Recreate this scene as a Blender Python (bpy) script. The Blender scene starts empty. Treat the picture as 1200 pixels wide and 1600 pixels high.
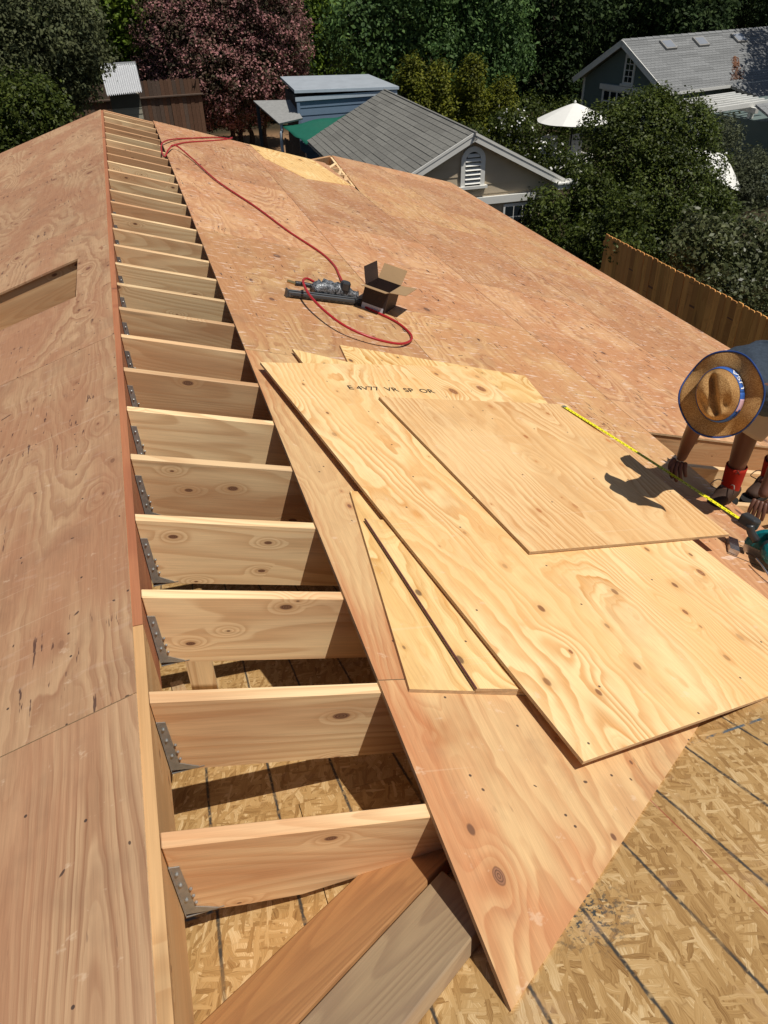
import bpy, math, random
import numpy as np
from mathutils import Vector, Matrix
random.seed(7); RNG = np.random.default_rng(7)
S = bpy.context.scene
COL = S.collection
# ------------------------------------------------------------------ camera, sky, sun
cam_d = bpy.data.cameras.new("camera"); cam = bpy.data.objects.new("camera", cam_d); COL.objects.link(cam)
cam_d.sensor_fit = 'HORIZONTAL'; cam_d.sensor_width = 36; cam_d.lens = 36*1183/1200
cam_d.clip_start = 0.05; cam_d.clip_end = 2000
RX = Vector((0.95395, 0.19501, -0.22793)); RY = Vector((-0.29896, 0.55596, -0.77559)); RZ = Vector((-0.02453, 0.80801, 0.58866))
cr = Vector((RX[0], RY[0], RZ[0])).normalized(); cu = Vector((RX[1], RY[1], RZ[1])); cu = (cu - cr*cu.dot(cr)).normalized(); cb = cr.cross(cu)
CAM = Vector((0.22207, -1.01899, 1.49035))
cam.matrix_world = Matrix(((cr[0], cu[0], cb[0], CAM[0]), (cr[1], cu[1], cb[1], CAM[1]), (cr[2], cu[2], cb[2], CAM[2]), (0, 0, 0, 1)))
S.camera = cam
SUN = Vector((0.32, -0.33, 1.0)).normalized()
world = bpy.data.worlds.new("World"); S.world = world; world.use_nodes = True
wn = world.node_tree; bg = wn.nodes['Background']
sky = wn.nodes.new('ShaderNodeTexSky'); sky.sky_type = 'NISHITA'; sky.sun_disc = False
sky.sun_elevation = math.asin(SUN.z); sky.sun_rotation = math.radians(136)
wn.links.new(sky.outputs[0], bg.inputs[0]); bg.inputs[1].default_value = 0.05
sd = bpy.data.lights.new("sun", 'SUN'); sd.energy = 4.4; sd.angle = math.radians(0.53); sd.color = (1.0, 0.95, 0.87)
so = bpy.data.objects.new("sun", sd); COL.objects.link(so); so.rotation_euler = SUN.to_track_quat('Z', 'Y').to_euler(); so.location = (3, -3, 12)
S.view_settings.view_transform = 'Standard'; S.view_settings.look = 'None'; S.view_settings.exposure = -0.08; S.view_settings.gamma = 1
S.view_settings.use_curve_mapping = False
S.render.engine = 'CYCLES'; S.cycles.max_bounces = 6; S.cycles.use_denoising = True

T = math.tan(math.radians(17.23)); CA = math.cos(math.atan(T)); G = -5.0
# ------------------------------------------------------------------ object helpers
WM = {}
def W_of(o): return WM.get(o.name, Matrix.Identity(4)) if o else Matrix.Identity(4)
def place(o, W, parent=None):
    COL.objects.link(o); WM[o.name] = W.copy()
    if parent: o.parent = parent; o.matrix_local = W_of(parent).inverted() @ W
    else: o.matrix_local = W
    return o
def mesh(name, v, f, mat, smooth=False):
    me = bpy.data.meshes.new(name); me.from_pydata([tuple(p) for p in v], [], f); me.update()
    if mat: me.materials.append(mat)
    if smooth: me.polygons.foreach_set('use_smooth', [True]*len(me.polygons))
    return me
def mk(name, v, f, mat, parent=None, W=None, smooth=False, **props):
    o = bpy.data.objects.new(name, mesh(name, v, f, mat, smooth))
    for k, x in props.items(): o[k] = x
    return place(o, W or Matrix.Identity(4), parent)
def inst(name, me, parent, W, **props):
    o = bpy.data.objects.new(name, me)
    for k, x in props.items(): o[k] = x
    return place(o, W, parent)
def thing(name, loc, label, cat, group=None, rotz=0):
    o = bpy.data.objects.new(name, None); o.empty_display_size = .1; o['label'] = label; o['category'] = cat
    if group: o['group'] = group
    return place(o, Matrix.Translation(loc) @ Matrix.Rotation(rotz, 4, 'Z'))
def basis(o, x, y, z):
    x, y, z = Vector(x).normalized(), Vector(y).normalized(), Vector(z).normalized()
    return Matrix(((x[0], y[0], z[0], o[0]), (x[1], y[1], z[1], o[1]), (x[2], y[2], z[2], o[2]), (0, 0, 0, 1)))
def TR(x, y, z): return Matrix.Translation((x, y, z))
def RZm(a): return Matrix.Rotation(a, 4, 'Z')
class MB:
    def __init__(s): s.v = []; s.f = []
    def add(s, v, f):
        n = len(s.v); s.v += [tuple(p) for p in v]; s.f += [tuple(i+n for i in q) for q in f]; return s
    def box(s, x0, x1, y0, y1, z0, z1, M=None):
        v = [Vector((x, y, z)) for z in (z0, z1) for y in (y0, y1) for x in (x0, x1)]
        if M: v = [M @ p for p in v]
        return s.add(v, [(0, 2, 3, 1), (4, 5, 7, 6), (0, 1, 5, 4), (2, 6, 7, 3), (0, 4, 6, 2), (1, 3, 7, 5)])
    def prism(s, pts, z0, z1, M=None):       # pts 2-D ccw
        n = len(pts); v = [Vector((p[0], p[1], z)) for z in (z0, z1) for p in pts]
        if M: v = [M @ p for p in v]
        return s.add(v, [tuple(range(n-1, -1, -1)), tuple(range(n, 2*n))] + [(i, (i+1) % n, n+(i+1) % n, n+i) for i in range(n)])
    def tube(s, pts, rad, seg=8, cap=True, flat=(1, 1), up=(0, 0, 1)):
        pts = [Vector(p) for p in pts]; n = len(pts)
        rad = rad if isinstance(rad, (list, tuple)) else [rad]*n
        v = []; prev = None
        for i, p in enumerate(pts):
            d = (pts[min(i+1, n-1)] - pts[max(i-1, 0)]).normalized()
            if prev is None:
                u = Vector(up); 
                if abs(u.dot(d)) > .95: u = Vector((1, 0, 0))
                a = d.cross(u).normalized()
            else: a = (prev - d*prev.dot(d)).normalized()
            prev = a; b = d.cross(a)
            for k in range(seg):
                t = 2*math.pi*k/seg; v.append(p + a*math.cos(t)*rad[i]*flat[0] + b*math.sin(t)*rad[i]*flat[1])
        f = [(i*seg+k, i*seg+(k+1) % seg, (i+1)*seg+(k+1) % seg, (i+1)*seg+k) for i in range(n-1) for k in range(seg)]
        if cap: f += [tuple(range(seg-1, -1, -1)), tuple(range((n-1)*seg, n*seg))]
        return s.add(v, f)
    def lathe(s, prof, seg=16, M=None, c=(0, 0)):
        v = [Vector((c[0]+r*math.cos(2*math.pi*k/seg), c[1]+r*math.sin(2*math.pi*k/seg), z)) for r, z in prof for k in range(seg)]
        if M: v = [M @ p for p in v]
        n = len(prof)
        return s.add(v, [(i*seg+k, i*seg+(k+1) % seg, (i+1)*seg+(k+1) % seg, (i+1)*seg+k) for i in range(n-1) for k in range(seg)] + [tuple(range(seg-1, -1, -1)), tuple(range((n-1)*seg, n*seg))])
    def mesh(s, name, mat, smooth=False): return mesh(name, s.v, s.f, mat, smooth)
    def obj(s, name, mat, parent=None, W=None, smooth=False, **p): return mk(name, s.v, s.f, mat, parent, W, smooth, **p)
def clip(poly, a, b, c):        # keep a*x+b*y+c>=0
    out = []
    for i in range(len(poly)):
        p, q = poly[i], poly[(i+1) % len(poly)]; dp, dq = a*p[0]+b*p[1]+c, a*q[0]+b*q[1]+c
        if dp >= 0: out.append(p)
        if dp*dq < 0: t = dp/(dp-dq); out.append((p[0]+(q[0]-p[0])*t, p[1]+(q[1]-p[1])*t))
    return out
def slab3(name, pts, thick, mat, parent, grain=(0, 1, 0), **props):
    """flat slab from 3-D top corners; local y runs along the grain, local z is the normal"""
    P = [Vector(p) for p in pts]; c = sum(P, Vector())/len(P)
    n = Vector()
    for i in range(len(P)): n += (P[i]-c).cross(P[(i+1) % len(P)]-c)
    n.normalize()
    if n.z < 0: n = -n; P = P[::-1]
    y = Vector(grain); y = (y-n*y.dot(n)).normalized(); x = y.cross(n)
    W = basis(c, x, y, n); Wi = W.inverted(); L = [Wi @ p for p in P]
    m = MB(); k = len(L); v = [(p.x, p.y, -thick) for p in L] + [(p.x, p.y, 0) for p in L]
    m.add(v, [tuple(range(k-1, -1, -1)), tuple(range(k, 2*k))] + [(i, (i+1) % k, k+(i+1) % k, k+i) for i in range(k)])
    return m.obj(name, mat, parent, W, **props)
# ------------------------------------------------------------------ node helpers
class NT:
    def __init__(s, name):
        s.m = bpy.data.materials.new(name); s.m.use_nodes = True; s.t = s.m.node_tree; s.bsdf = s.t.nodes['Principled BSDF']
    def n(s, typ, ins=None, **pr):
        nd = s.t.nodes.new('ShaderNode'+typ)
        for k, v in pr.items(): setattr(nd, k, v)
        for k, v in (ins or {}).items(): s.set(nd.inputs[k], v)
        return nd
    def set(s, sock, v):
        if isinstance(v, bpy.types.NodeSocket): s.t.links.new(v, sock)
        elif isinstance(v, bpy.types.Node): s.t.links.new(v.outputs[0], sock)
        else:
            if sock.type == 'RGBA' and len(v) == 3: v = (*v, 1)
            sock.default_value = v
    def math(s, op, a, b=0.0, c=None, clamp=False):
        nd = s.t.nodes.new('ShaderNodeMath'); nd.operation = op; nd.use_clamp = clamp
        s.set(nd.inputs[0], a); s.set(nd.inputs[1], b)
        if c is not None: s.set(nd.inputs[2], c)
        return nd.outputs[0]
    def vmul(s, a, b):
        nd = s.t.nodes.new('ShaderNodeVectorMath'); nd.operation = 'MULTIPLY'; s.set(nd.inputs[0], a); s.set(nd.inputs[1], b); return nd.outputs[0]
    def vadd(s, a, b):
        nd = s.t.nodes.new('ShaderNodeVectorMath'); nd.operation = 'ADD'; s.set(nd.inputs[0], a); s.set(nd.inputs[1], b); return nd.outputs[0]
    def mix(s, f, a, b, mode='MIX'):
        nd = s.t.nodes.new('ShaderNodeMix'); nd.data_type = 'RGBA'; nd.blend_type = mode
        s.set(nd.inputs[0], f); s.set(nd.inputs[6], a); s.set(nd.inputs[7], b); return nd.outputs[2]
    def ss(s, v, a, b, lo=0.0, hi=1.0):
        nd = s.t.nodes.new('ShaderNodeMapRange'); nd.interpolation_type = 'SMOOTHSTEP'
        s.set(nd.inputs[0], v); nd.inputs[1].default_value = a; nd.inputs[2].default_value = b; nd.inputs[3].default_value = lo; nd.inputs[4].default_value = hi
        return nd.outputs[0]
    def noise(s, vec, scale=1.0, detail=2.0, rough=.5, dim='3D', dist=0.0):
        nd = s.n('TexNoise', {'Vector': vec, 'Scale': scale, 'Detail': detail, 'Roughness': rough, 'Distortion': dist}, noise_dimensions=dim); return nd.outputs[0]
    def ramp(s, v, stops):
        nd = s.t.nodes.new('ShaderNodeValToRGB'); s.set(nd.inputs[0], v); e = nd.color_ramp.elements
        while len(e) < len(stops): e.new(0.5)
        for el, (p, c) in zip(e, stops): el.position = p; el.color = (*c, 1) if len(c) == 3 else c
        return nd.outputs[0]
    def bump(s, h, strength=.3, dist=.002):
        nd = s.n('Bump', {'Height': h, 'Strength': strength, 'Distance': dist}); s.t.links.new(nd.outputs[0], s.bsdf.inputs['Normal'])
    def out(s, col, rough=.6, spec=.3, metal=0.0):
        s.set(s.bsdf.inputs['Base Color'], col); s.set(s.bsdf.inputs['Roughness'], rough); s.bsdf.inputs['Specular IOR Level'].default_value = spec; s.bsdf.inputs['Metallic'].default_value = metal
        return s.m
    def objcoord(s, sx=37.0, sy=91.0, sz=0.0):
        tc = s.n('TexCoord'); oi = s.n('ObjectInfo'); r = oi.outputs['Random']
        cx = s.n('CombineXYZ', {0: s.math('MULTIPLY', r, sx), 1: s.math('MULTIPLY', r, sy), 2: s.math('MULTIPLY', r, sz)})
        return s.vadd(tc.outputs['Object'], cx.outputs[0]), tc.outputs['Object'], r

def plywood(name, light, dark, tint, bands=9.0, knot=.5, fleck=0.0, contrast=1.0, split=.4, nails=1.0, tone=.16, knotcol=(.10, .05, .03), stretch=.36, splitt=.685, n_warp=.9, pins=.35, rows=True, amp0=.35):
    n = NT(name); p, oc, rnd = n.objcoord()
    warp = n.noise(n.vmul(p, (1.6, .8, 1)), 3.0, 3, .55, '2D')
    vk = n.n('TexVoronoi', {'Vector': n.vmul(p, (1.0, .62, 0)), 'Scale': 3.1, 'Randomness': 1.0}, voronoi_dimensions='2D')
    kw = n.noise(n.vmul(p, (6, 3.5, 1)), 1.0, 2, .6, '2D'); kd = n.math('ABSOLUTE', n.math('ADD', vk.outputs['Distance'], n.math('MULTIPLY', n.math('SUBTRACT', kw, .5), n.ss(vk.outputs['Distance'], .0, .3, .03, .3)))); kc = n.n('SeparateColor', {0: vk.outputs['Color']})
    ex = n.math('GREATER_THAN', kc.outputs[0], 1-knot)
    infl = n.math('MULTIPLY', n.ss(kd, 0.0, .42, 1, 0), ex)
    base = n.noise(n.vmul(p, (1.7, stretch, 1)), 1.0, 1.6, .42, '2D', .25)
    v = n.math('ADD', n.math('MULTIPLY', base, bands), n.math('MULTIPLY', n.math('POWER', infl, 2.0), 2.6))
    v = n.math('ADD', v, n.math('MULTIPLY', warp, n_warp))
    fine = n.noise(n.vmul(p, (30, 4, 1)), 1.0, 2, .6, '2D'); v = n.math('ADD', v, n.math('MULTIPLY', fine, .10))
    fr = n.math('FRACT', v); fr2 = n.math('FRACT', n.math('MULTIPLY', v, 2.37))
    b1 = n.math('MULTIPLY', n.ss(fr, .15, .86), n.ss(fr, .90, 1.0, 1, 0)); b2 = n.math('MULTIPLY', n.ss(fr2, .45, .9), n.ss(fr2, .92, 1.0, 1, 0))
    bsel = n.ss(n.noise(p, 1.4, 1, .5, '2D'), .4, .6)
    band = n.math('ADD', n.math('MULTIPLY', b1, .75), n.math('MULTIPLY', n.math('MULTIPLY', b2, bsel), .4))
    fib = n.noise(n.vmul(p, (420, 9, 1)), 1.0, 2, .6, '2D'); fib2 = n.noise(n.vmul(p, (110, 5, 1)), 1.0, 2, .6, '2D')
    amp = n.ss(n.noise(n.vmul(p, (2.3, 1.1, 1)), 1.0, 3, .6, '2D'), .30, .62, amp0, 1.0); band = n.math('MULTIPLY', band, amp)
    col = n.mix(n.math('MULTIPLY', band, contrast, clamp=True), light, dark)
    patch = n.noise(n.vmul(p, (1.5, .6, 1)), 1.6, 3, .55, '2D'); col = n.mix(n.ss(patch, .40, .60), col, n.mix(.72 if rows else .6, col, tint))
    dt = n.math('MULTIPLY_ADD', rnd, tone, 1-tone/2)
    fm = n.math('MULTIPLY', n.math('ADD', .72, n.math('ADD', n.math('MULTIPLY', fib, .30), n.math('MULTIPLY', fib2, .26))), dt)
    cc = n.n('CombineColor', {0: fm, 1: fm, 2: fm}); col = n.mix(1.0, col, cc.outputs[0], 'MULTIPLY')
    # knots: dark football with a rim
    kr = n.math('ADD', .018, n.math('MULTIPLY', n.math('POWER', kc.outputs[1], 2.0), .075)); rel = n.math('DIVIDE', n.math('ADD', kd, n.math('MULTIPLY', n.math('SUBTRACT', fine, .5), .012)), kr)
    halo = n.math('MULTIPLY', n.ss(rel, 1.0, 2.6, 1, 0), ex); core = n.math('MULTIPLY', n.ss(rel, .75, 1.02, 1, 0), ex)
    col = n.mix(n.math('MULTIPLY', halo, .5), col, dark)
    kring = n.ss(n.math('FRACT', n.math('MULTIPLY', rel, 3.3)), .3, .9, .35, 1)
    col = n.mix(core, col, n.mix(kring, tuple(c*2.9 for c in knotcol), knotcol))
    # short dark splits along the grain, torn pale flecks across it
    if split > 0:
        sn = n.noise(n.vmul(p, (38, 5.5, 1)), 1.0, 3, .65, '2D'); sg = n.noise(p, 1.9, 2, .5, '2D')
        sp = n.math('MULTIPLY', n.ss(sn, splitt, splitt+.03), n.ss(sg, .5, .62)); col = n.mix(n.math('MULTIPLY', sp, split), col, (.055, .026, .026))
    if fleck > 0:
        fn = n.noise(n.vmul(p, (9, 34, 1)), 1.0, 3, .6, '2D'); fl = n.ss(fn, .60, .70); col = n.mix(n.math('MULTIPLY', fl, fleck), col, (.80, .62, .50))
    # saw scratches across
    scn = n.noise(n.vmul(p, (.7, 60, 1)), 1.0, 1, .5, '2D'); col = n.mix(n.math('MULTIPLY', n.ss(scn, .76, .80), .12), col, (.85, .7, .5))
    # small tight knots with a pale eye of grain
    v2 = n.n('TexVoronoi', {'Vector': n.vmul(p, (1.0, .6, 0)), 'Scale': 5.3}, voronoi_dimensions='2D'); c2 = n.n('SeparateColor', {0: v2.outputs['Color']})
    e2 = n.math('GREATER_THAN', c2.outputs[0], 1-pins); r2 = n.math('DIVIDE', n.math('ADD', v2.outputs['Distance'], n.math('MULTIPLY', n.math('SUBTRACT', fine, .5), .03)), n.math('MULTIPLY_ADD', c2.outputs[1], .055, .022))
    col = n.mix(n.math('MULTIPLY', n.math('MULTIPLY', n.ss(r2, 1.0, 2.8, 1, 0), e2), .35), col, dark); col = n.mix(n.math('MULTIPLY', n.math('MULTIPLY', n.ss(r2, .55, 1.0, 1, 0), e2), n.ss(c2.outputs[2], .1, .9, .35, .95)), col, tuple(c*1.3 for c in knotcol))
    dirt = n.noise(n.vmul(p, (2.1, 1.7, 1)), 1.6, 4, .65, '2D'); col = n.mix(n.ss(dirt, .52, .72, 0, .22 if rows else .10), col, (.22, .13, .08))
    scf = n.noise(n.vmul(p, (11, 15, 1)), 1.0, 4, .7, '2D'); col = n.mix(n.ss(scf, .66, .76, 0, .30), col, (.80, .62, .44))
    if rows:
        q = n.n('SeparateXYZ', {0: n.n('NewGeometry').outputs['Position']}); jy = n.noise(n.vmul(p, (9, 9, 1)), 1.0, 1, .5, '2D')
        fy = n.math('MULTIPLY', n.math('SUBTRACT', .5, n.math('ABSOLUTE', n.math('SUBTRACT', n.math('FRACT', n.math('DIVIDE', n.math('ADD', q.outputs[1], n.math('MULTIPLY', n.math('SUBTRACT', jy, .5), .05)), .4064)), .5))), .4064)
        fx_ = n.math('MULTIPLY', n.math('SUBTRACT', .5, n.math('ABSOLUTE', n.math('SUBTRACT', n.math('FRACT', n.math('DIVIDE', n.math('ADD', q.outputs[0], n.math('MULTIPLY', jy, .11)), .16)), .5))), .16)
        dn_ = n.math('SQRT', n.math('ADD', n.math('MULTIPLY', fy, fy), n.math('MULTIPLY', fx_, fx_))); col = n.mix(n.math('MULTIPLY', n.ss(dn_, .0035, .0062, 1, 0), .85), col, (.05, .032, .028))
    if nails > 0:
        vn = n.n('TexVoronoi', {'Vector': n.vmul(p, (1, 1, 0)), 'Scale': 5.2}, voronoi_dimensions='2D')
        nc = n.n('SeparateColor', {0: vn.outputs['Color']}); nm = n.math('MULTIPLY', n.ss(vn.outputs['Distance'], .017, .026, 1, 0), n.math('GREATER_THAN', nc.outputs[0], 1-.55*nails))
        col = n.mix(n.math('MULTIPLY', nm, .88), col, (.045, .032, .03))
    h = n.math('SUBTRACT', n.math('MULTIPLY', fib2, .6), n.math('MULTIPLY', band, .4)); n.bump(h, .25, .0015)
    return n.out(col, .62, .22)

def lumber(name, light, dark, tone=.25, band=14.0, knotcol=(.11, .055, .03), red=.3, grey=0.0):
    """solid board: local x runs along its length"""
    n = NT(name); p, oc, rnd = n.objcoord(53, 3.1, 1.7)
    sx3 = n.n('SeparateXYZ', {0: p}); vk = n.n('TexVoronoi', {'Vector': n.n('CombineXYZ', {0: n.math('MULTIPLY', sx3.outputs[0], 1.25), 1: n.math('MULTIPLY', sx3.outputs[2], 2.6)}), 'Scale': 3.0}, voronoi_dimensions='2D')
    kc = n.n('SeparateColor', {0: vk.outputs['Color']}); ex = n.math('GREATER_THAN', kc.outputs[0], .48); kd = vk.outputs['Distance']
    infl = n.math('MULTIPLY', n.ss(kd, 0, .4, 1, 0), ex)
    base = n.noise(n.vmul(p, (.45, 5, 4.2)), 1.0, 1.5, .45)
    v = n.math('ADD', n.math('MULTIPLY', base, band), n.math('MULTIPLY', n.math('POWER', infl, 2.0), 3.0))
    fr = n.math('FRACT', v); b = n.math('MULTIPLY', n.ss(fr, .25, .85), n.ss(fr, .9, 1, 1, 0))
    fib = n.noise(n.vmul(p, (7, 260, 260)), 1.0, 2, .6); fib2 = n.noise(n.vmul(p, (2.5, 60, 60)), 1.0, 2, .6)
    col = n.mix(n.math('MULTIPLY', b, .5), light, dark)
    pt = n.noise(n.vmul(p, (1.1, 3, 6)), 1.0, 2, .5)
    hue = n.math('FRACT', n.math('MULTIPLY', rnd, 7.31))
    col = n.mix(n.math('MULTIPLY', n.ss(n.math('ADD', pt, n.math('MULTIPLY', hue, .5)), .55, .95), red), col, n.mix(.5, dark, (.42, .17, .08)))
    if grey > 0: col = n.mix(n.ss(pt, .3, .6, grey*.5, grey), col, (.27, .235, .19))
    dt = n.math('MULTIPLY_ADD', rnd, tone, 1-tone/2); fm = n.math('MULTIPLY', n.math('ADD', .7, n.math('ADD', n.math('MULTIPLY', fib, .32), n.math('MULTIPLY', fib2, .26))), dt)
    cc = n.n('CombineColor', {0: fm, 1: fm, 2: fm}); col = n.mix(1.0, col, cc.outputs[0], 'MULTIPLY')
    kr = n.math('ADD', .025, n.math('MULTIPLY', n.math('POWER', kc.outputs[1], 2.0), .085)); rel = n.math('DIVIDE', kd, kr)
    col = n.mix(n.math('MULTIPLY', n.math('MULTIPLY', n.ss(rel, 1, 2.4, 1, 0), ex), .45), col, dark); kring = n.ss(n.math('FRACT', n.math('MULTIPLY', rel, 3.1)), .3, .9, .3, 1)
    col = n.mix(n.math('MULTIPLY', n.ss(rel, .75, 1.0, 1, 0), ex), col, n.mix(kring, tuple(c*3.2 for c in knotcol), knotcol))
    st = n.ss(n.noise(n.vmul(p, (1.2, 9, 20)), 1, 2, .5), .66, .74); col = n.mix(n.math('MULTIPLY', st, .35), col, (.16, .08, .04))
    n.bump(n.math('ADD', fib2, n.math('MULTIPLY', b, -.4)), .2, .0012)
    return n.out(col, .6, .25)

def osb(name):
    n = NT(name); tc = n.n('TexCoord'); p = tc.outputs['Object']; col = None; hh = None
    px = n.n('Mapping', {'Vector': p, 'Scale': (1, 1, 0)}).outputs[0]
    wob = n.n('TexNoise', {'Vector': px, 'Scale': 24.0, 'Detail': 2.0}, noise_dimensions='2D').outputs['Color']
    px = n.vadd(px, n.vmul(n.vadd(wob, (-.5, -.5, -.5)), (.010, .010, 0)))
    pal = [(0, (.23, .115, .038)), (.2, (.36, .20, .070)), (.5, (.50, .30, .115)), (.8, (.60, .385, .165)), (1, (.76, .55, .29))]
    for i, (a, sx, sy, thr) in enumerate([(5, 8, 40, 0), (58, 9, 46, .5), (-20, 8, 36, .5), (85, 9, 52, .62), (28, 7.5, 40, .55), (-48, 9, 46, .6), (14, 6.5, 30, .6), (-8, 9, 50, .58), (38, 14, 80, .6), (-70, 16, 85, .7), (10, 12, 90, .6)]):
        q = n.n('Mapping', {'Vector': px, 'Rotation': (0, 0, math.radians(a)), 'Location': (i*3.7, i*1.9, 0)}).outputs[0]; q = n.vmul(q, (sx, sy, 0))
        vo = n.n('TexVoronoi', {'Vector': q, 'Scale': 1.0, 'Randomness': .95}, voronoi_dimensions='2D', distance='CHEBYCHEV')
        c = n.n('SeparateColor', {0: vo.outputs['Color']}); st = n.noise(n.vmul(q, (.9, 9, 0)), 1, 3, .65, '2D')
        val = n.math('ADD', n.math('MULTIPLY', c.outputs[1], .72), n.math('MULTIPLY', n.math('SUBTRACT', st, .30), .95), clamp=True)
        fc = n.ramp(val, pal); ed = n.ss(vo.outputs['Distance'], .48, .7)
        if col is None: col = fc; hh = c.outputs[2]
        else:
            m = n.math('MULTIPLY', n.math('GREATER_THAN', c.outputs[0], thr), n.ss(vo.outputs['Distance'], .56, .62, 1, 0)); col = n.mix(m, col, n.mix(n.math('MULTIPLY', ed, .35), fc, (.12, .06, .025)))
            hn = n.n('Mix', {0: m, 2: hh, 3: c.outputs[2]}); hh = hn.outputs[0]
    # marker lines, chalk line, scuffs printed on the sheet (world metres)
    gp = n.n('NewGeometry').outputs['Position']; xyz = n.n('SeparateXYZ', {0: gp}); X, Y = xyz.outputs[0], xyz.outputs[1]
    wn_ = n.noise(gp, 35, 3, .6); wn2 = n.noise(gp, 3, 2, .6)
    fx = n.math('ABSOLUTE', n.math('SUBTRACT', n.math('FRACT', n.math('DIVIDE', n.math('ADD', n.math('SUBTRACT', X, .065), n.math('MULTIPLY', wn2, .008)), .2018)), .5))
    # fract distance .5 == on a line
    dl = n.math('MULTIPLY', n.math('SUBTRACT', .5, fx), .2018); ln = n.math('MULTIPLY', n.math('MULTIPLY', n.ss(n.math('ADD', dl, n.math('MULTIPLY', n.math('SUBTRACT', wn_, .5), .009)), .002, .0065, 1, 0), n.ss(wn_, .30, .50, .35, .95)), n.ss(wn2, .30, .45, .55, 1))
    col = n.mix(ln, col, (.045, .045, .042))
    yl = n.math('ABSOLUTE', n.math('SUBTRACT', Y, n.math('MULTIPLY_ADD', X, .05, .02))); bl = n.math('MULTIPLY', n.ss(yl, .003, .008, 1, 0), n.ss(wn_, .4, .6)); col = n.mix(bl, col, (.08, .13, .17))
    rl = n.math('ABSOLUTE', n.math('SUBTRACT', X, n.math('MULTIPLY_ADD', Y, .05, 1.235))); col = n.mix(n.math('MULTIPLY', n.ss(rl, .001, .003, 1, 0), .7), col, (.35, .06, .04))
    dx = n.n('VectorMath', {0: gp, 1: (.86, -.33, -.25)}, operation='DISTANCE').outputs['Value']; sm = n.math('MULTIPLY', n.ss(dx, .02, .16, 1, 0), n.ss(n.noise(gp, 70, 3, .7), .5, .6)); col = n.mix(sm, col, (.05, .06, .06))
    dust = n.ss(n.noise(gp, 5, 4, .7), .55, .75, 0, .28); col = n.mix(dust, col, (.62, .42, .28))
    n.bump(hh, .45, .0012); return n.out(col, .62, .25)

def plain(name, col, rough=.6, spec=.3, metal=0.0, var=.12, scale=8.0, bump=0.0):
    n = NT(name); tc = n.n('TexCoord').outputs['Object']
    v = n.noise(tc, scale, 4, .6); f = n.math('MULTIPLY_ADD', v, var*2, 1-var); rnd = n.n('ObjectInfo').outputs['Random']
    f = n.math('MULTIPLY', f, n.math('MULTIPLY_ADD', rnd, var*.8, 1-var*.4)); cc = n.n('CombineColor', {0: f, 1: f, 2: f})
    c = n.mix(1.0, col, cc.outputs[0], 'MULTIPLY')
    if bump: n.bump(n.noise(tc, scale*6, 3, .6), bump, .003)
    return n.out(c, rough, spec, metal)
def leafmat(name, cols, rough=.5, spec=.35, trans=.3):
    n = NT(name); r = n.n('NewGeometry').outputs['Random Per Island']; k = len(cols)
    c = n.ramp(r, [(i/(k-1), cc) for i, cc in enumerate(cols)])
    tc = n.n('TexCoord').outputs['Object']; v = n.ss(n.noise(tc, .9, 3, .6), .35, .68, .72, 1.25)
    cc = n.n('CombineColor', {0: v, 1: v, 2: v}); c = n.mix(1.0, c, cc.outputs[0], 'MULTIPLY')
    n.out(c, rough, spec); tr = n.n('BsdfTranslucent', {0: c}); ms = n.n('MixShader', {0: trans, 1: n.bsdf.outputs[0], 2: tr.outputs[0]})
    out = [x for x in n.t.nodes if x.type == 'OUTPUT_MATERIAL'][0]; n.t.links.new(ms.outputs[0], out.inputs[0]); return n.m

M_right = plywood('fir_plywood', (.58, .335, .170), (.35, .140, .064), (.46, .212, .100), bands=20, knot=.22, fleck=.6, contrast=.8, split=.95, splitt=.650, tone=.22, n_warp=2.0)
M_rgold = plywood('golden_fir_plywood', (.60, .365, .172), (.38, .165, .070), (.49, .235, .108), bands=18, knot=.3, fleck=.6, contrast=.85, split=.9, splitt=.655, tone=.18, n_warp=2.1)
M_near = plywood('fir_plywood_near', (.68, .44, .215), (.42, .165, .062), (.54, .225, .098), bands=20, knot=.5, fleck=.0, contrast=.85, split=.35, n_warp=2.6, stretch=.45, knotcol=(.14, .065, .035), amp0=.25)
M_left = plywood('fir_plywood_weathered', (.52, .322, .180), (.30, .135, .070), (.41, .200, .108), bands=19, knot=.36, fleck=.08, contrast=.72, split=.8, splitt=.662, stretch=.36, n_warp=2.4, tone=.1, knotcol=(.13, .06, .035))
M_leftn = plywood('fir_plywood_straight_grain', (.51, .320, .180), (.30, .145, .075), (.41, .212, .116), bands=44, knot=.15, fleck=.0, contrast=.8, split=.3, stretch=.10)
M_pine = plywood('pine_plywood', (.84, .61, .31), (.60, .28, .085), (.78, .48, .20), bands=38, knot=.42, contrast=1.0, split=.0, nails=.9, tone=.04, stretch=.34, knotcol=(.19, .085, .035), n_warp=2.6, pins=.62, rows=False, amp0=.45)
M_pineB = plywood('sanded_pine_plywood', (.80, .54, .27), (.54, .26, .09), (.70, .42, .18), bands=40, knot=.2, contrast=.9, split=.0, nails=.5, tone=.04, stretch=.16, knotcol=(.34, .14, .05), n_warp=2.2, pins=.4, rows=False)
M_pineC = plywood('yellow_pine_plywood', (.84, .60, .28), (.56, .27, .07), (.74, .46, .18), bands=18, knot=.4, contrast=1.0, split=.0, nails=.3, tone=.05, stretch=.4, knotcol=(.10, .055, .03), n_warp=2.2, pins=.5, rows=False, amp0=.45)
M_edge = plain('plywood_edge', (.52, .36, .21), .8, .1, var=.35, scale=60)
M_raf = lumber('framing_lumber', (.84, .61, .34), (.56, .31, .14), tone=.30, band=22, red=.75)
M_rafr = lumber('red_lumber', (.42, .17, .08), (.30, .10, .05), tone=.1, band=5, red=.2)
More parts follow.
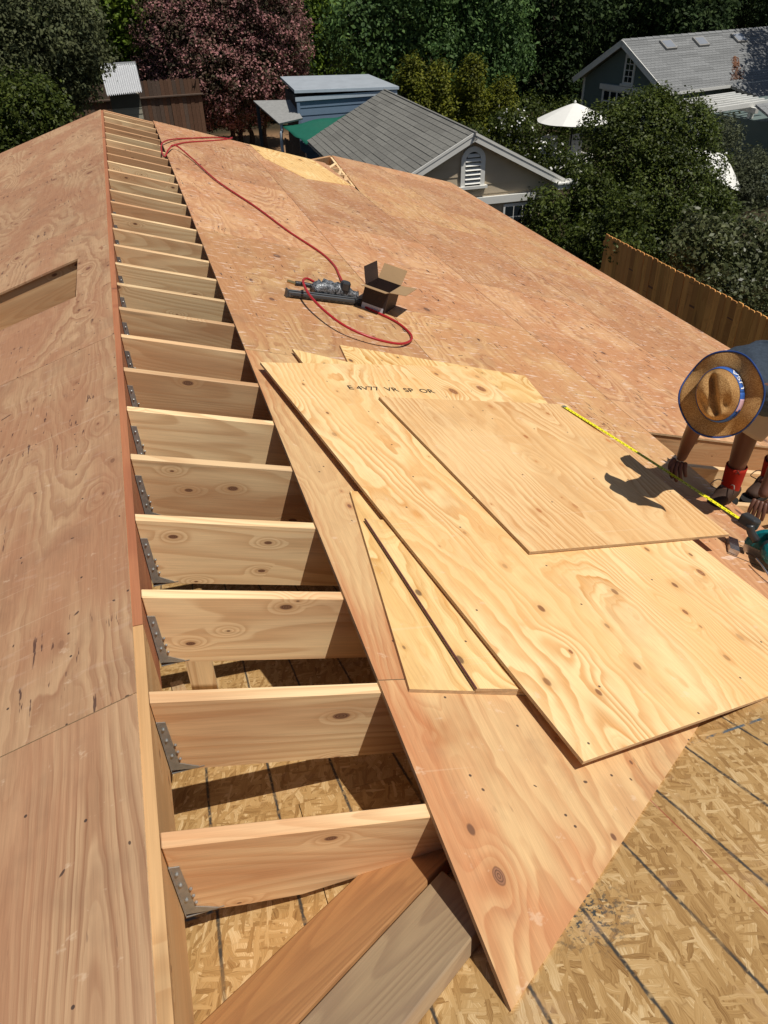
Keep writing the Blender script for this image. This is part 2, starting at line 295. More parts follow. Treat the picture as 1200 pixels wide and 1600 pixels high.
M_rafy = lumber('new_ridge_lumber', (.66, .42, .20), (.50, .26, .10), tone=.1, band=5, red=.1)
M_vb = lumber('orange_lumber', (.44, .215, .07), (.27, .115, .035), tone=.1, band=22, grey=.12)
M_vg = lumber('greyed_lumber', (.40, .275, .145), (.24, .145, .075), tone=.1, band=22, grey=.38)
M_osb = osb('osb')
M_galv = plain('galvanised_steel', (.38, .39, .38), .4, .5, .6, var=.4, scale=40)
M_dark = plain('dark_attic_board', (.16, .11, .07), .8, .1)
M_wall = plain('building_paper_wall', (.42, .36, .28), .9, .1)

# ------------------------------------------------------------------ the ground
def ground_mat():
    n = NT('dry_earth'); tc = n.n('TexCoord').outputs['Object']; a = n.noise(tc, .25, 5, .6); b = n.noise(tc, 6, 4, .65)
    dd = n.n('VectorMath', {0: tc, 1: (5.6, 33.5, G)}, operation='DISTANCE').outputs['Value']
    c = n.ramp(a, [(.3, (.030, .026, .016)), (.5, (.05, .04, .025)), (.62, (.025, .035, .014)), (.8, (.05, .06, .025))]); c = n.mix(n.ss(n.math('ADD', dd, n.math('MULTIPLY', a, 2.0)), 4.5, 7.5, 1, 0), c, (.30, .18, .10)); c = n.mix(n.ss(b, .4, .75, 0, .45), c, (.10, .065, .04))
    n.bump(b, .6, .05); return n.out(c, .95, .05)
gv = [(-900, -900, G), (900, -900, G), (900, 900, G), (-900, 900, G)]
mk('ground', gv, [(0, 1, 2, 3)], ground_mat(), kind='structure')

# ------------------------------------------------------------------ the house being roofed
H = thing('unfinished_house', (0, 0, G), 'house under construction with bare plywood roof slopes and open rafters along the ridge', 'house')
nRm = Vector((math.sin(math.atan(T)), 0, math.cos(math.atan(T))))
VB = lambda x: -.878+.664*abs(x)
def RPz(x, h=0): return -T*abs(x)+h
XE = 5.52
# rafters ----------------------------------------------------------------
def rafter_prof(y, x0, x1):
    d = .278; pts = []; zc = -.41-.467*(y)+.045        # bottom trimmed where it meets the lower deck
    xs = [x0 + (x1-x0)*i/40 for i in range(41)]
    x1e = x1
    for x in xs:
        if RPz(x) - max(RPz(x)-d, zc) < .03: x1e = x; break
    top = [(x0, RPz(x0)), (x1e, RPz(x1e))]
    xs = [x for x in xs if x <= x1e]; bot = [(x, max(RPz(x)-d, zc)) for x in xs]
    # keep only the corner points
    keep = [bot[0]]
    for i in range(1, len(bot)-1):
        if abs((bot[i+1][1]-bot[i][1])-(bot[i][1]-bot[i-1][1])) > 1e-4: keep.append(bot[i])
    keep.append(bot[-1]); return keep + top[::-1]
def add_rafter(y, x0, x1, parent, name='rafter', side=1, mat=None):
    pr = rafter_prof(y, x0, x1); th = .039
    # local frame: x down the slope, z plumb-ish normal, y thickness
    al = math.atan(T); W = basis((x0*side, y, RPz(x0)), (math.cos(al)*side, 0, -math.sin(al)), (0, side, 0), (math.sin(al)*side, 0, math.cos(al)))
    Wi = W.inverted(); n = len(pr); v = [Wi @ Vector((p[0]*side, yy, p[1])) for yy in (y-th/2, y+th/2) for p in pr]
    f = [tuple(range(n)), tuple(range(2*n-1, n-1, -1))] + [(i, n+i, n+(i+1) % n, (i+1) % n) for i in range(n)]
    o = mk(name, v, f, mat or M_raf, parent, W); bv = o.modifiers.new('bevel', 'BEVEL'); bv.width = .0025; bv.segments = 1; return o
NR = 28
# hanger: angled steel strip with a seat, nail heads
hm = MB(); hm.prism([(0, -.075), (.022, -.081), (.027, -.255), (.074, -.289), (.070, -.294), (0, -.275)], 0, .0022, Matrix(((1, 0, 0, 0), (0, 0, -1, 0), (0, 1, 0, 0), (0, 0, 0, 1))))
hm.box(.0, .0022, -.004, .044, -.28, -.075); hm.box(0, .088, 0, .042, -.2955, -.2925, Matrix.Shear('XY', 4, (0, 0)))
for (hx, hz) in ((.012, -.105), (.030, -.175), (.012, -.15), (.031, -.205), (.014, -.215), (.032, -.235)):
    hm.lathe([(.0042, 0), (.0042, .003), (.002, .005)], 8, TR(hx, -.002, hz) @ Matrix.Rotation(math.pi/2, 4, 'X'))
hmesh = hm.mesh('joist_hanger', M_galv)
for i in range(NR):
    y = -.02+.4064*i*(10.72/ (0.4064*26.4)) if False else -.02+.4064*i + random.uniform(-.006, .006)
    if y > 10.75: break
    r = add_rafter(y, .001, 5.40, H)
    if i < 20: inst('joist_hanger', hmesh, r, TR(.0015, y-.0205, 0 if i else .0))
add_rafter(10.69, .001, 5.4, H)
# rafters of the left slope, below its sheathing (seen in the hatch)
for y in (3.64, 4.48): add_rafter(y, .041, 5.40, H, side=-1)
# ridge boards
M2 = MB(); M2.box(0, 10.02, -.019, .019, -.275, 0); Wr = basis((-.020, .66, 0), (0, 1, 0), (-1, 0, 0), (0, 0, 1)); rb = M2.obj('ridge_board', M_rafr, H, Wr, label='red stained ridge board along the far part of the ridge')
M3 = MB(); M3.box(0, 1.53, -.019, .019, -.275, -.001); Wr = basis((-.020, -.872, 0), (0, 1, 0), (-1, 0, 0), (0, 0, 1)); M3.obj('ridge_board', M_rafy, H, Wr, label='new pale ridge board at the near end')
# short brace and post beneath the ridge
m = MB(); m.box(0, .55, -.02, .02, -.045, .045); m.obj('brace', M_raf, H, basis((.01, .95, -.62), (.05, -.42, .40), (1, .1, 0), (0, .4, .42)))
m = MB(); m.box(0, .42, -.045, .045, -.045, .045); m.obj('post', M_raf, H, basis((.10, 1.05, -.86), (0, 0, 1), (1, 0, 0), (0, 1, 0)))
# right slope sheathing: rows of 4x8 panels, joints 3 mm
x_rows = [.605, 1.77, 2.935, 4.10, 5.265, XE]; STAG = [.40, 1.62, .40-1.22+2.44*.0, 1.0, .2]
gap = .0018
def sheath(poly, side, mat, h=.013, **pr):
    for (a, b, c) in ((side*-.664, 1, .878+.012),): poly = clip(poly, a, b, c)
    if len(poly) < 3: return
    area = abs(sum(poly[i][0]*poly[(i+1) % len(poly)][1]-poly[(i+1) % len(poly)][0]*poly[i][1] for i in range(len(poly))))/2
    if area < .01: return
    pts = [(x, y, RPz(x, h)) for x, y in poly]
    o = slab3('sheathing_panel', pts, .0125, mat, H, **pr); o.data.materials.append(M_edge)
    for pl in o.data.polygons:
        if abs(pl.normal.z) < .5: pl.material_index = 1
    return o
Y0 = [.40, 1.62, .40, 1.62, .40]
for r in range(5):
    x0, x1 = x_rows[r]+gap, x_rows[r+1]-gap
    ys = [Y0[r]-2.4384*2] ; 
    k = -2
    while True:
        a = Y0[r]+2.4384*k; b = a+2.4384; k += 1
        if b < -.9: continue
        end = 10.75 if r < 2 else 12.2
        if a > end: break
        b = min(b, end); lo = a
        if r >= 2:
            if b <= 2.40: continue
            lo = max(a, 2.385)
        poly = [(x0, lo+gap), (x1, lo+gap), (x1, b-gap), (x0, b-gap)]
        if r >= 2 and b > 10.75:      # far edge of the lower part runs out in a slant, with a bay left open
            poly = clip(poly, -.0, -1, 10.75 + 0) if False else poly
            poly = clip(poly, .185, -1, 11.20)
        if r == 2 and b > 9.3: poly = clip(poly, 1, -.123, -2.99+.123*9.28)
        mat = M_rgold if (r == 0 and 2.9 < b < 5.4) or (r, k) in ((1, 1), (2, 4), (3, 3)) else M_right
        mat = M_near if (r == 0 and b < .5) or (r == 0 and b < 2.9) else mat
        sheath(poly, 1, mat)
# pale offcut panel set in the far edge
pal = [(1.86, 10.74), (2.75, 10.74), (2.925, 9.20), (2.26, 8.90), (1.90, 9.75)]
slab3('sheathing_panel', [(x, y, RPz(x, .0165)) for x, y in pal], .0035, M_pineC, H, label='pale yellow plywood offcut at the far edge of the right slope')
# far cripple rafters framing the small open bay
for i, (xa, ya, xb, yb) in enumerate([(2.56, 10.42, 3.27, 11.74), (2.80, 10.12, 3.20, 11.10), (2.93, 9.9, 3.15, 10.62), (2.94, 9.6, 3.08, 10.1)]):
    d = Vector((xb-xa, yb-ya, RPz(xb)-RPz(xa))); sd0 = nRm.cross(d); m = MB(); m.box(0, d.length, -.02, .02, -.14, 0); m.obj('cripple_rafter', M_raf, H, basis((xa, ya, RPz(xa, .010)), d, sd0, d.cross(sd0)))
dd = Vector((2.985-3.285, 9.26-11.78, RPz(2.985)-RPz(3.285))); sd0 = nRm.cross(dd); m = MB(); m.box(0, dd.length, -.02, .02, -.20, 0); m.obj('cripple_header', M_raf, H, basis((3.27, 11.78, RPz(3.27, -.002)), dd, sd0, dd.cross(sd0)))
# left slope sheathing with the hatch
def lrow(xa, xb, ys, mats):
    for a, b, mt in ys: sheath([(-xb, a+gap), (-xa, a+gap), (-xa, b-gap), (-xb, b-gap)], -1, mt)
lrow(.030, 1.195, [(-2.04, .405, M_leftn), (.405, 2.84, M_left), (5.28, 7.72, M_left), (7.72, 10.16, M_left), (10.16, 10.72, M_left)], None)
# the panel cut round the hatch: four strips of one sheet in one mesh
HX0, HX1, HY0, HY1 = .245, .98, 3.68, 4.44
mh = MB(); al = math.atan(T); Wl = basis((-.612, 4.06, RPz(.612, .013)), (math.cos(al), 0, math.sin(al)), (0, 1, 0), (-math.sin(al), 0, math.cos(al)))
def lx(x): return (-x+.612)/CA
for (xa, xb, ya, yb) in ((1.193, HX1, 2.842, 5.278), (HX0, .032, 2.842, 5.278), (HX1, HX0, 2.842, HY0), (HX1, HX0, HY1, 5.278)): mh.box(lx(xa), lx(xb), ya-4.06, yb-4.06, -.0125, 0)
mh.obj('sheathing_panel', M_left, H, Wl)
for r in range(1, 5):
    xa = .03+1.165*r; xb = min(xa+1.165, 5.52); off = .405+(1.22 if r % 2 else 0); ys = []
    k = -3
    while off+2.4384*k < 10.72:
        a = off+2.4384*k; b = min(a+2.4384, 10.72); k += 1
        ys.append((a, b, M_left))
    lrow(xa+gap, xb-gap, ys, None)
# hatch framing
for (xa, xb, ya, yb) in ((HX0-.04, HX0-.003, HY0+.0, HY1), (HX1+.003, HX1+.04, HY0, HY1)):
    m = MB(); m.box(0, yb-ya, -.018, .018, -.26, 0); xm = (xa+xb)/2; m.obj('hatch_header', M_raf, H, basis((-xm, ya, RPz(xm)-.002), (0, 1, 0), (-1, 0, 0), (0, 0, 1)))
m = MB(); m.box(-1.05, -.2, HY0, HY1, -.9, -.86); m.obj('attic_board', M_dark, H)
# lower roof deck of OSB
ZD = lambda y: -.41-.467*y
YS = [-3.0, -1.86, -.755, .35, 1.455, 2.56, 3.6]
for j in range(len(YS)-1):
    xs0 = -4.1 + (.9 if j % 2 else 0) - (.45 if j == 2 else 0); x = xs0
    while x < 5.0:
        slab3('osb_panel', [(a, b, ZD(b)) for a, b in ((x+.001, YS[j]+.001), (x+2.437, YS[j]+.001), (x+2.437, YS[j+1]-.001), (x+.001, YS[j+1]-.001))], .0115, M_osb, H, grain=(1, 0, 0)); x += 2.4384
# valley boards lying on the deck
dv = Vector((.836, .549, -.549*.467)).normalized(); nn = Vector((0, .467, 1)).normalized(); pv = nn.cross(dv)
def vboard(pt, back, fwd, w, mat, th=.038, lift=.003, cut=.0):
    o = Vector(pt); o.z = ZD(o.y); o += nn*lift; m = MB()
    m.prism([(-back, -w), (fwd-cut, -w), (fwd, 0), (-back, 0)], 0, th); b = m.obj('valley_board', mat, H, basis(o, dv, pv, nn)); bv = b.modifiers.new('bevel', 'BEVEL'); bv.width = .004; bv.segments = 2
vboard((.036, -.305, 0), .5, 1.9, .168, M_vb)
vboard((.225, -.380, 0), .62, .475, .180, M_vg, cut=.06)
# walls and attic floor
wb = MB()
for (a, b, c, d) in ((-5.1, 5.1, -3, -2.85), (-5.1, 5.1, 10.3, 10.45), (-5.1, -4.95, -2.85, 10.3), (4.95, 5.1, -2.85, 10.3)):
    m = MB(); m.box(a, b, c, d, 0, 3.05); m.obj('wall', M_wall, H, TR(0, 0, G))
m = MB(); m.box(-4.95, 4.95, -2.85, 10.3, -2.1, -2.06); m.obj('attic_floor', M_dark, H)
m = MB(); m.prism([(-5.0, -1.95), (5.0, -1.95), (.2, -.32), (-.2, -.32)], 10.32, 10.40, Matrix(((1, 0, 0, 0), (0, 0, 1, 0), (0, 1, 0, 0), (0, 0, 0, 1)))); m.obj('gable_wall', M_wall, H)

# ------------------------------------------------------------------ loose sheets of plywood
def sheet(corners, mat, label, grain, thick=.012):
    c = sum((Vector(p) for p in corners), Vector())/len(corners)
    t = thing('plywood_sheet', c, label, 'plywood sheet', 'loose plywood sheets on the roof')
    o = slab3('board', corners, thick, mat, t, grain=grain)
    o.data.materials.append(M_edge)
    for pl in o.data.polygons:
        if abs(pl.normal.z) < .5: pl.material_index = 1
    return t, o
def ext(p, q, k): return tuple(p[i]+(q[i]-p[i])*k for i in range(3))
def onR(x, y, h): return (x, y, RPz(x, h))
SF = sheet([onR(1.187, 3.086, .026), onR(2.393, 3.021, .026), onR(2.25, 1.9, .028), onR(1.10, 2.0, .028)], M_pineC, 'pale yellow plywood sheet furthest up the roof, lowest of the pile beside the box', (-.1, 1, 0))
SE = sheet([onR(.867, 2.87, .042), onR(2.17, 2.50, .042), onR(2.1, 1.5, .044), onR(.98, 1.7, .041)], M_pineC, 'plywood sheet with a dark green smear sticking out behind the stamped sheet', (.27, 1, 0))
SC = sheet([onR(.80, 1.42, .0265), onR(.684, .349, .0265), onR(1.20, .30, .0265), onR(1.40, 1.38, .0265)], M_pineC, 'narrow plywood sheet with one round dark knot under the near edge of the pile', (-.1, 1, 0))
SD = sheet([onR(.80, 1.20, .040), onR(.884, .328, .040), onR(1.28, .300, .040), onR(1.42, 1.2, .040)], M_pineC, 'plywood sheet with a red wax-stained edge between the knotty sheet and the stamped sheet', (-.1, 1, 0))
SA = sheet([(.647, 2.565, -.139), (1.07, .03, -.27), (1.89, .197, -.4937), (2.33, .50, -.612), (1.915, 2.824, -.485)], M_pine, 'largest pale plywood sheet with dark knots and an upside down ink stamp', (-.165, 1, 0))
SB = sheet([(1.171, 2.237, -.268), (1.372, .954, -.331), (2.454, 1.094, -.626), (2.319, 2.361, -.582)], M_pineB, 'smooth light plywood sheet on top of the pile under the tape measure', (-.157, 1, 0))
# red wax on the edge of the sheet, ink marks
M_ink = plain('stamp_ink', (.03, .028, .03), .7, .1); M_wax = plain('red_edge_paint', (.10, .035, .03), .7, .2, var=.9, scale=90)
def text_mesh(s, size, mat, ext_=0.0006, align='CENTER'):
    cu_ = bpy.data.curves.new('t', 'FONT'); cu_.body = s; cu_.size = size; cu_.extrude = ext_; cu_.align_x = align; cu_.align_y = 'CENTER'
    o = bpy.data.objects.new('t', cu_); COL.objects.link(o); dg = bpy.context.evaluated_depsgraph_get(); dg.update()
    me = bpy.data.meshes.new_from_object(o.evaluated_get(dg)); bpy.data.objects.remove(o); bpy.data.curves.remove(cu_)
    me.materials.clear(); me.materials.append(mat); return me
al = math.atan(T); nR = Vector((math.sin(al), 0, math.cos(al)))
tx = Vector(onR(1.604, 2.438, .0))-Vector(onR(1.016, 2.359, .0)); tx.normalize(); ty = nR.cross(tx)
nA = Vector((.26444, -.00561, .96438)); q0 = Vector((1.000, 2.345, 0)); q1 = Vector((1.565, 2.405, 0))
for q in (q0, q1): q.z = -.139-(nA.x*(q.x-.647)+nA.y*(q.y-2.565))/nA.z
tx = (q1-q0).normalized(); inst('ink_stamp', text_mesh('E 4V77  VR  SP  OR', .062, M_ink), SA[0], basis((q0+q1)/2+nA*.0012, tx, nA.cross(tx), nA), kind='stuff')
m = MB(); a = Vector(onR(.7985, 1.20, .0395)); b = Vector(onR(.8825, .328, .0395)); m.tube([a.lerp(b, t/10) for t in range(11)], .0036, 6); m.obj('painted_edge', M_wax, SD[0])
M_green = plain('green_smear', (.02, .07, .05), .6, .2, var=.5, scale=30)
slab3('paint_smear', [onR(1.565, 2.70, .0428), onR(1.665, 2.675, .0428), onR(1.655, 2.56, .0428), onR(1.575, 2.58, .0428)], .0006, M_green, SE[0])
M_inkf = plain('faint_ink', (.16, .13, .09), .7, .1)
m = MB()
for k in range(9):
    mm = basis(onR(.985+.003*k, .78-.02*k, .0408), (1, .15, -T), (-.15, 1, 0), nR); m.box(-.035, .02+.01*(k % 2), -.003, .003, 0, .0006, mm)
m.obj('ink_barcode_smudge', M_inkf, SD[0])

# ------------------------------------------------------------------ tools on the roof
def catmull(P, k=6):
    P = [Vector(p) for p in P]; out = []
    for i in range(len(P)-1):
        a, b, c, d = P[max(i-1, 0)], P[i], P[i+1], P[min(i+2, len(P)-1)]
        for j in range(k):
            t = j/k; out.append(.5*((2*b)+(c-a)*t+(2*a-5*b+4*c-d)*t*t+(3*b-a-3*c+d)*t*t*t))
    out.append(P[-1]); return out
M_hose = plain('red_rubber_hose', (.42, .02, .025), .35, .5, var=.08)
hp = [onR(1.66, 11.0, .0), onR(1.582, 10.72, .022), onR(1.389, 10.5, .03), onR(1.03, 9.95, .022), onR(.80, 9.5, .03), onR(.66, 9.05, .05), onR(.585, 8.75, .04), onR(.565, 8.45, .0), onR(.58, 8.25, .0), onR(.64, 8.45, .05), onR(.742, 8.80, .06), onR(.869, 8.347, .035), onR(1.02, 7.366, .028), onR(1.263, 6.514, .025), onR(1.421, 5.801, .022),
      onR(1.579, 5.265, .022), onR(1.612, 4.927, .022), onR(1.585, 4.66, .023), onR(1.56, 4.45, .03), onR(1.56, 4.25, .022), onR(1.56, 4.05, .022), onR(1.60, 3.92, .022), onR(1.652, 3.855, .022), onR(1.745, 3.711, .022), onR(1.773, 3.522, .023), onR(1.725, 3.358, .03), onR(1.608, 3.229, .04),
      onR(1.454, 3.202, .055), onR(1.311, 3.271, .07), onR(1.22, 3.42, .085), onR(1.16, 3.70, .10), onR(1.165, 3.95, .115), onR(1.215, 4.08, .11), onR(1.27, 4.10, .09)]
m = MB().tube(catmull(hp, 7), .0085, 8); o = m.obj('air_hose', M_hose, smooth=True, label='red rubber air hose snaking down the right slope and looping to the nail gun', category='air hose')
hp2 = [onR(.70, 8.9, .03), onR(.9, 9.45, .022), onR(1.2, 10.0, .02), onR(1.5, 10.55, .02), onR(1.66, 10.95, .02)]
mk_h2 = MB().tube(catmull(hp2, 6), .0085, 8); mk_h2.obj('hose_return', M_hose, o, smooth=True)
# nail gun
Mg_blk = plain('black_tool_plastic', (.035, .037, .04), .35, .5, var=.2)
def wrapmat():
    n = NT('crumpled_silver_tape'); tc = n.n('TexCoord').outputs['Object']; a = n.noise(tc, 26, 4, .65, dist=1.5); c = n.ramp(a, [(.36, (.02, .022, .025)), (.48, (.10, .11, .12)), (.58, (.28, .29, .31)), (.66, (.05, .055, .06))]); n.bump(n.noise(tc, 45, 3, .7), 1.0, .006); return n.out(c, .35, .5, .35)
Mg_sil = wrapmat()
Mg_mag = plain('grey_magazine', (.10, .11, .12), .35, .5, .4)
g0 = Vector(onR(1.03, 3.89, .0)); g1 = Vector(onR(1.60, 3.98, .0)); gd = (g1-g0).normalized(); Wg = basis(g0, gd*1, nR.cross(gd), nR)
gun = thing('nail_gun', g0, 'framing nail gun with taped silver body and long black magazine beside the cardboard box', 'nail gun')
m = MB(); m.box(0, .50, -.018, .018, .018, .056); m.box(.0, .5, -.006, .006, .056, .066); m.box(-.012, 0, -.022, .022, .012, .070); mo = m.obj('magazine', Mg_mag, gun, Wg); b = mo.modifiers.new('bevel', 'BEVEL'); b.width = .004
m = MB(); 
for k in range(8): m.box(.04+.055*k, .075+.055*k, -.020, -.018, .022, .03)
m.box(.02, .50, -.024, -.018, .034, .040); m.box(.02, .5, .018, .022, .03, .045); m.obj('magazine_rail', Mg_blk, gun, Wg)
bp = catmull([(.20, .06, .065), (.26, .075, .072), (.34, .085, .07), (.44, .07, .068), (.54, .045, .055)], 4); n_ = len(bp)
rr = [.022+.044*math.sin(min(1, (i+2)/n_*1.05)*math.pi*.86)**1.3 for i in range(n_)]; m = MB().tube(bp, rr, 12)
for i in range(len(m.v)): q = Vector(m.v[i]); r_ = .006*math.sin(q.x*120+q.z*130)+.005*math.sin(q.y*180+q.x*60); m.v[i] = (q.x, q.y+r_, q.z+r_)
m.obj('body', Mg_sil, gun, Wg, smooth=True)
m = MB().tube(catmull([(.10, .135, .07), (.16, .13, .072), (.24, .115, .07), (.40, .11, .06)], 4), [.017]*13, 10); m.obj('handle', Mg_blk, gun, Wg, smooth=True)
m = MB().lathe([(.026, 0), (.036, .006), (.036, .05), (.03, .06)], 10, TR(.43, .045, .095)); m.obj('cylinder_cap', Mg_blk, gun, Wg)
m = MB(); m.prism([(.36, .10), (.40, .115), (.38, .16), (.34, .15)], .05, .075); m.obj('trigger_guard', Mg_blk, gun, Wg)
m = MB().tube([(.50, .0, .04), (.56, .01, .038), (.60, .012, .036)], [.024, .02, .012], 8); m.obj('nose', Mg_blk, gun, Wg)
m = MB().tube([(.045, .15, .075), (.10, .135, .07)], [.011, .012], 8); m.obj('hose_fitting', plain('brass_fitting', (.45, .33, .15), .3, .5, .8), gun, Wg)
# cardboard box of nails, open
M_card = plain('cardboard', (.36, .235, .125), .8, .1); M_cdk = plain('printed_dark_cardboard', (.035, .022, .02), .55, .3); M_cred = plain('printed_red', (.22, .03, .03), .6, .2); M_cwh = plain('printed_white', (.6, .62, .66), .6, .2)
bo = Vector(onR(1.55, 3.96, .0)); bd = Vector((.80, -.60, -.25)).normalized(); bx = (bd-nR*bd.dot(nR)).normalized(); Wb = basis(bo, bx, nR.cross(bx), nR)
box = thing('cardboard_box', bo, 'open dark printed cardboard box of nails with its flaps splayed', 'box')
bw, bl, bh, tk = .18, .30, .17, .003
for (nm, a, mt) in (('box_side', (0, bw, 0, tk, 0, bh), M_cdk), ('box_side', (0, bw, bl-tk, bl, 0, bh), M_cdk), ('box_side', (0, tk, tk, bl-tk, 0, bh), M_cdk), ('box_side', (bw-tk, bw, tk, bl-tk, 0, bh), M_cdk), ('box_bottom', (tk, bw-tk, tk, bl-tk, 0, tk), M_card)):
    MB().box(*a).obj(nm, mt, box, Wb)
def flap(org, ax, out, w, l, mt, mt2=None):   # sheet from edge org.. along ax length w, folding along out length l
    ax, out = Vector(ax), Vector(out).normalized(); nn_ = ax.normalized().cross(out)
    o = MB().box(0, w, 0, l, 0, tk).obj('flap', mt, box, Wb @ basis(org, ax, out, nn_)); o.data.materials.append(mt2 or mt); return o
flap((0, tk, bh), (0, 1, 0), (-.35, 0, .94), bl-2*tk, .12, M_cdk)
flap((bw, tk, bh), (0, 1, 0), (.92, 0, .15), bl-2*tk, .12, M_card)
flap((0, bl, bh), (1, 0, 0), (0, .55, .75), bw, .12, M_card)
flap((0, 0, bh), (1, 0, 0), (.0, -.9, .12), bw, .10, M_card)
MB().box(-.001, 0, .05, .12, .06, .10).obj('printed_panel', M_cred, box, Wb); MB().box(.01, bw-.01, -.001, 0, .01, .05).obj('printed_panel', M_cwh, box, Wb)
m = MB(); 
for k in range(26): a = random.uniform(0, 3.1); x_, y_ = random.uniform(.03, bw-.03), random.uniform(.03, bl-.03); m.tube([(x_, y_, .01+.002*k), (x_+.05*math.cos(a)*.4, y_+.05*math.sin(a)*.4, .012+.002*k)], .002, 5)
m.obj('nails', M_galv, box, Wb, kind='stuff')
# tape measure
M_tape = plain('yellow_tape', (.88, .80, .02), .35, .5, var=.04); M_tk = plain('tape_print', (.02, .02, .02), .6, .1)
t0 = Vector((2.275, 2.322, -.575)); t1 = Vector((2.60, 1.20, -.662)); td = (t1-t0); TL = td.length; td.normalize(); tn = (nR-td*nR.dot(td)).normalized(); Wt = basis(t0, td, tn.cross(td), tn)
tp = thing('tape_measure', t0, 'yellow tape measure blade pulled out along the edge of the top plywood sheet', 'tape measure')
m = MB(); hw = .0165; prof = [(-hw, .0035), (-hw*.5, .001), (0, 0), (hw*.5, .001), (hw, .0035)]; NS = 40
for i in range(NS+1):
    for (a, z) in prof: m.v.append((TL*i/NS, a, z+.006+.004*math.sin(math.pi*i/NS)))
for i in range(NS):
    for k in range(4): q = i*5+k; m.f.append((q, q+5, q+6, q+1))
bl_ = m.obj('blade', M_tape, tp, Wt, smooth=True)
m = MB(); inch = .0254
for k in range(1, int(TL/inch*2)):
    L = .012 if k % 2 == 0 else .006; x = k*inch/2; z = .0095+.004*math.sin(math.pi*x/TL)
    m.box(x-.0005, x+.0005, -hw+.0005, -hw+L, z-.0003, z+.0003); m.box(x-.0005, x+.0005, hw-L*.6, hw-.0005, z-.0003, z+.0003)
m.obj('inch_ticks', M_tk, bl_, kind='stuff', W=Wt)
m = MB()
for k in range(1, int(TL/inch)):
    me = text_mesh(str(k), .014, M_tk, .0002); x = k*inch; z = .0085+.004*math.sin(math.pi*x/TL)
    R = Matrix.Translation((x-.009, 0.001, z)) @ Matrix.Rotation(math.pi, 4, 'Z')
    m.add([R @ v.co for v in me.vertices], [tuple(p.vertices) for p in me.polygons]); bpy.data.meshes.remove(me)
m.obj('printed_numbers', M_tk, bl_, kind='stuff', W=Wt)
m = MB(); m.box(-.003, .012, -.014, .014, .004, .012); m.box(-.004, -.001, -.012, .012, -.010, .012); m.obj('end_hook', M_galv, tp, Wt)
m = MB(); m.prism([(TL, -.03), (TL+.07, -.03), (TL+.085, -.015), (TL+.085, .015), (TL+.07, .03), (TL, .03)], -.002, .05); cs = m.obj('case', Mg_blk, tp, Wt); b = cs.modifiers.new('bevel', 'BEVEL'); b.width = .008; b.segments = 2
# circular saw
M_teal = plain('teal_tool_plastic', (.0, .15, .17), .3, .5, var=.1); M_steel = plain('bare_steel', (.5, .5, .52), .25, .5, .9)
sp = Vector(onR(2.66, 1.07, .0)); sx = Vector((.80, -.60, 0)); sx = (sx-nR*sx.dot(nR)).normalized(); Ws = basis(sp, sx, nR.cross(sx), nR)
saw = thing('circular_saw', sp, 'teal and black circular saw with a wire hook resting on the roof by the worker', 'circular saw')
m = MB(); m.box(-.17, .15, -.08, .07, .0, .006); m.box(-.17, .15, -.08, -.076, .006, .014); m.box(-.17, .15, .066, .07, .006, .014); m.obj('base_plate', Mg_blk, saw, Ws)
Mr = Matrix.Rotation(math.pi/2, 4, 'X')
m = MB().prism([(.105*math.cos(t), .105*math.sin(t)) for t in [math.radians(a) for a in range(-10, 191, 12)]], -.028, .0, TR(0, .0, .06) @ Mr); o = m.obj('upper_guard', M_teal, saw, Ws); o.modifiers.new('bevel', 'BEVEL').width = .006
m = MB().lathe([(.09, -.0012), (.09, .0012)], 40, TR(0, .012, .06) @ Mr); m.obj('blade', M_steel, saw, Ws)
m = MB().prism([(.1*math.cos(t), .1*math.sin(t)) for t in [math.radians(a) for a in range(185, 361, 12)]], -.006, .006, TR(0, .014, .062) @ Mr); m.obj('lower_guard', M_steel, saw, Ws)
m = MB().lathe([(.02, -.11), (.038, -.10), (.045, -.07), (.045, .01), (.03, .03)], 20, TR(.0, -.03, .095) @ Matrix.Rotation(-math.pi/2, 4, 'X')); m.obj('motor_housing', M_teal, saw, Ws, smooth=False)
m = MB().lathe([(.034, -.03), (.047, -.028), (.047, .0), (.034, .002)], 20, TR(0, -.06, .095) @ Mr); m.obj('motor_band', Mg_blk, saw, Ws)
m = MB().tube(catmull([(.12, -.02, .04), (.17, -.02, .08), (.16, -.02, .14), (.10, -.02, .165), (.03, -.02, .165), (-.04, -.02, .15)], 4), [.02, .021, .021, .021, .02, .019, .019, .018, .018, .018, .018, .018, .018, .018, .018, .018, .018, .018, .018, .018, .018], 10); m.obj('handle', M_teal, saw, Ws, smooth=True)
m = MB().tube(catmull([(-.07, -.02, .10), (-.11, -.02, .13), (-.13, -.02, .16)], 3), .019, 10); m.obj('front_grip', Mg_blk, saw, Ws, smooth=True)
m = MB().box(.10, .20, -.055, .02, .02, .095); o = m.obj('battery', Mg_blk, saw, Ws); o.modifiers.new('bevel', 'BEVEL').width = .01
m = MB().box(.10, .19, -.057, -.0555, .03, .08); m.obj('battery_label', M_teal, saw, Ws)
m = MB().tube(catmull([(-.06, -.12, .06), (-.03, -.17, .055), (0.02, -.23, .03), (.05, -.28, .006), (.12, -.28, .006), (.15, -.22, .03), (.13, -.13, .07)], 5), .0042, 8); m.obj('rafter_hook', M_steel, saw, Ws, smooth=True)
m = MB().box(-.165, -.12, -.07, .06, .012, .04); m.obj('bevel_scale', M_steel, saw, Ws)

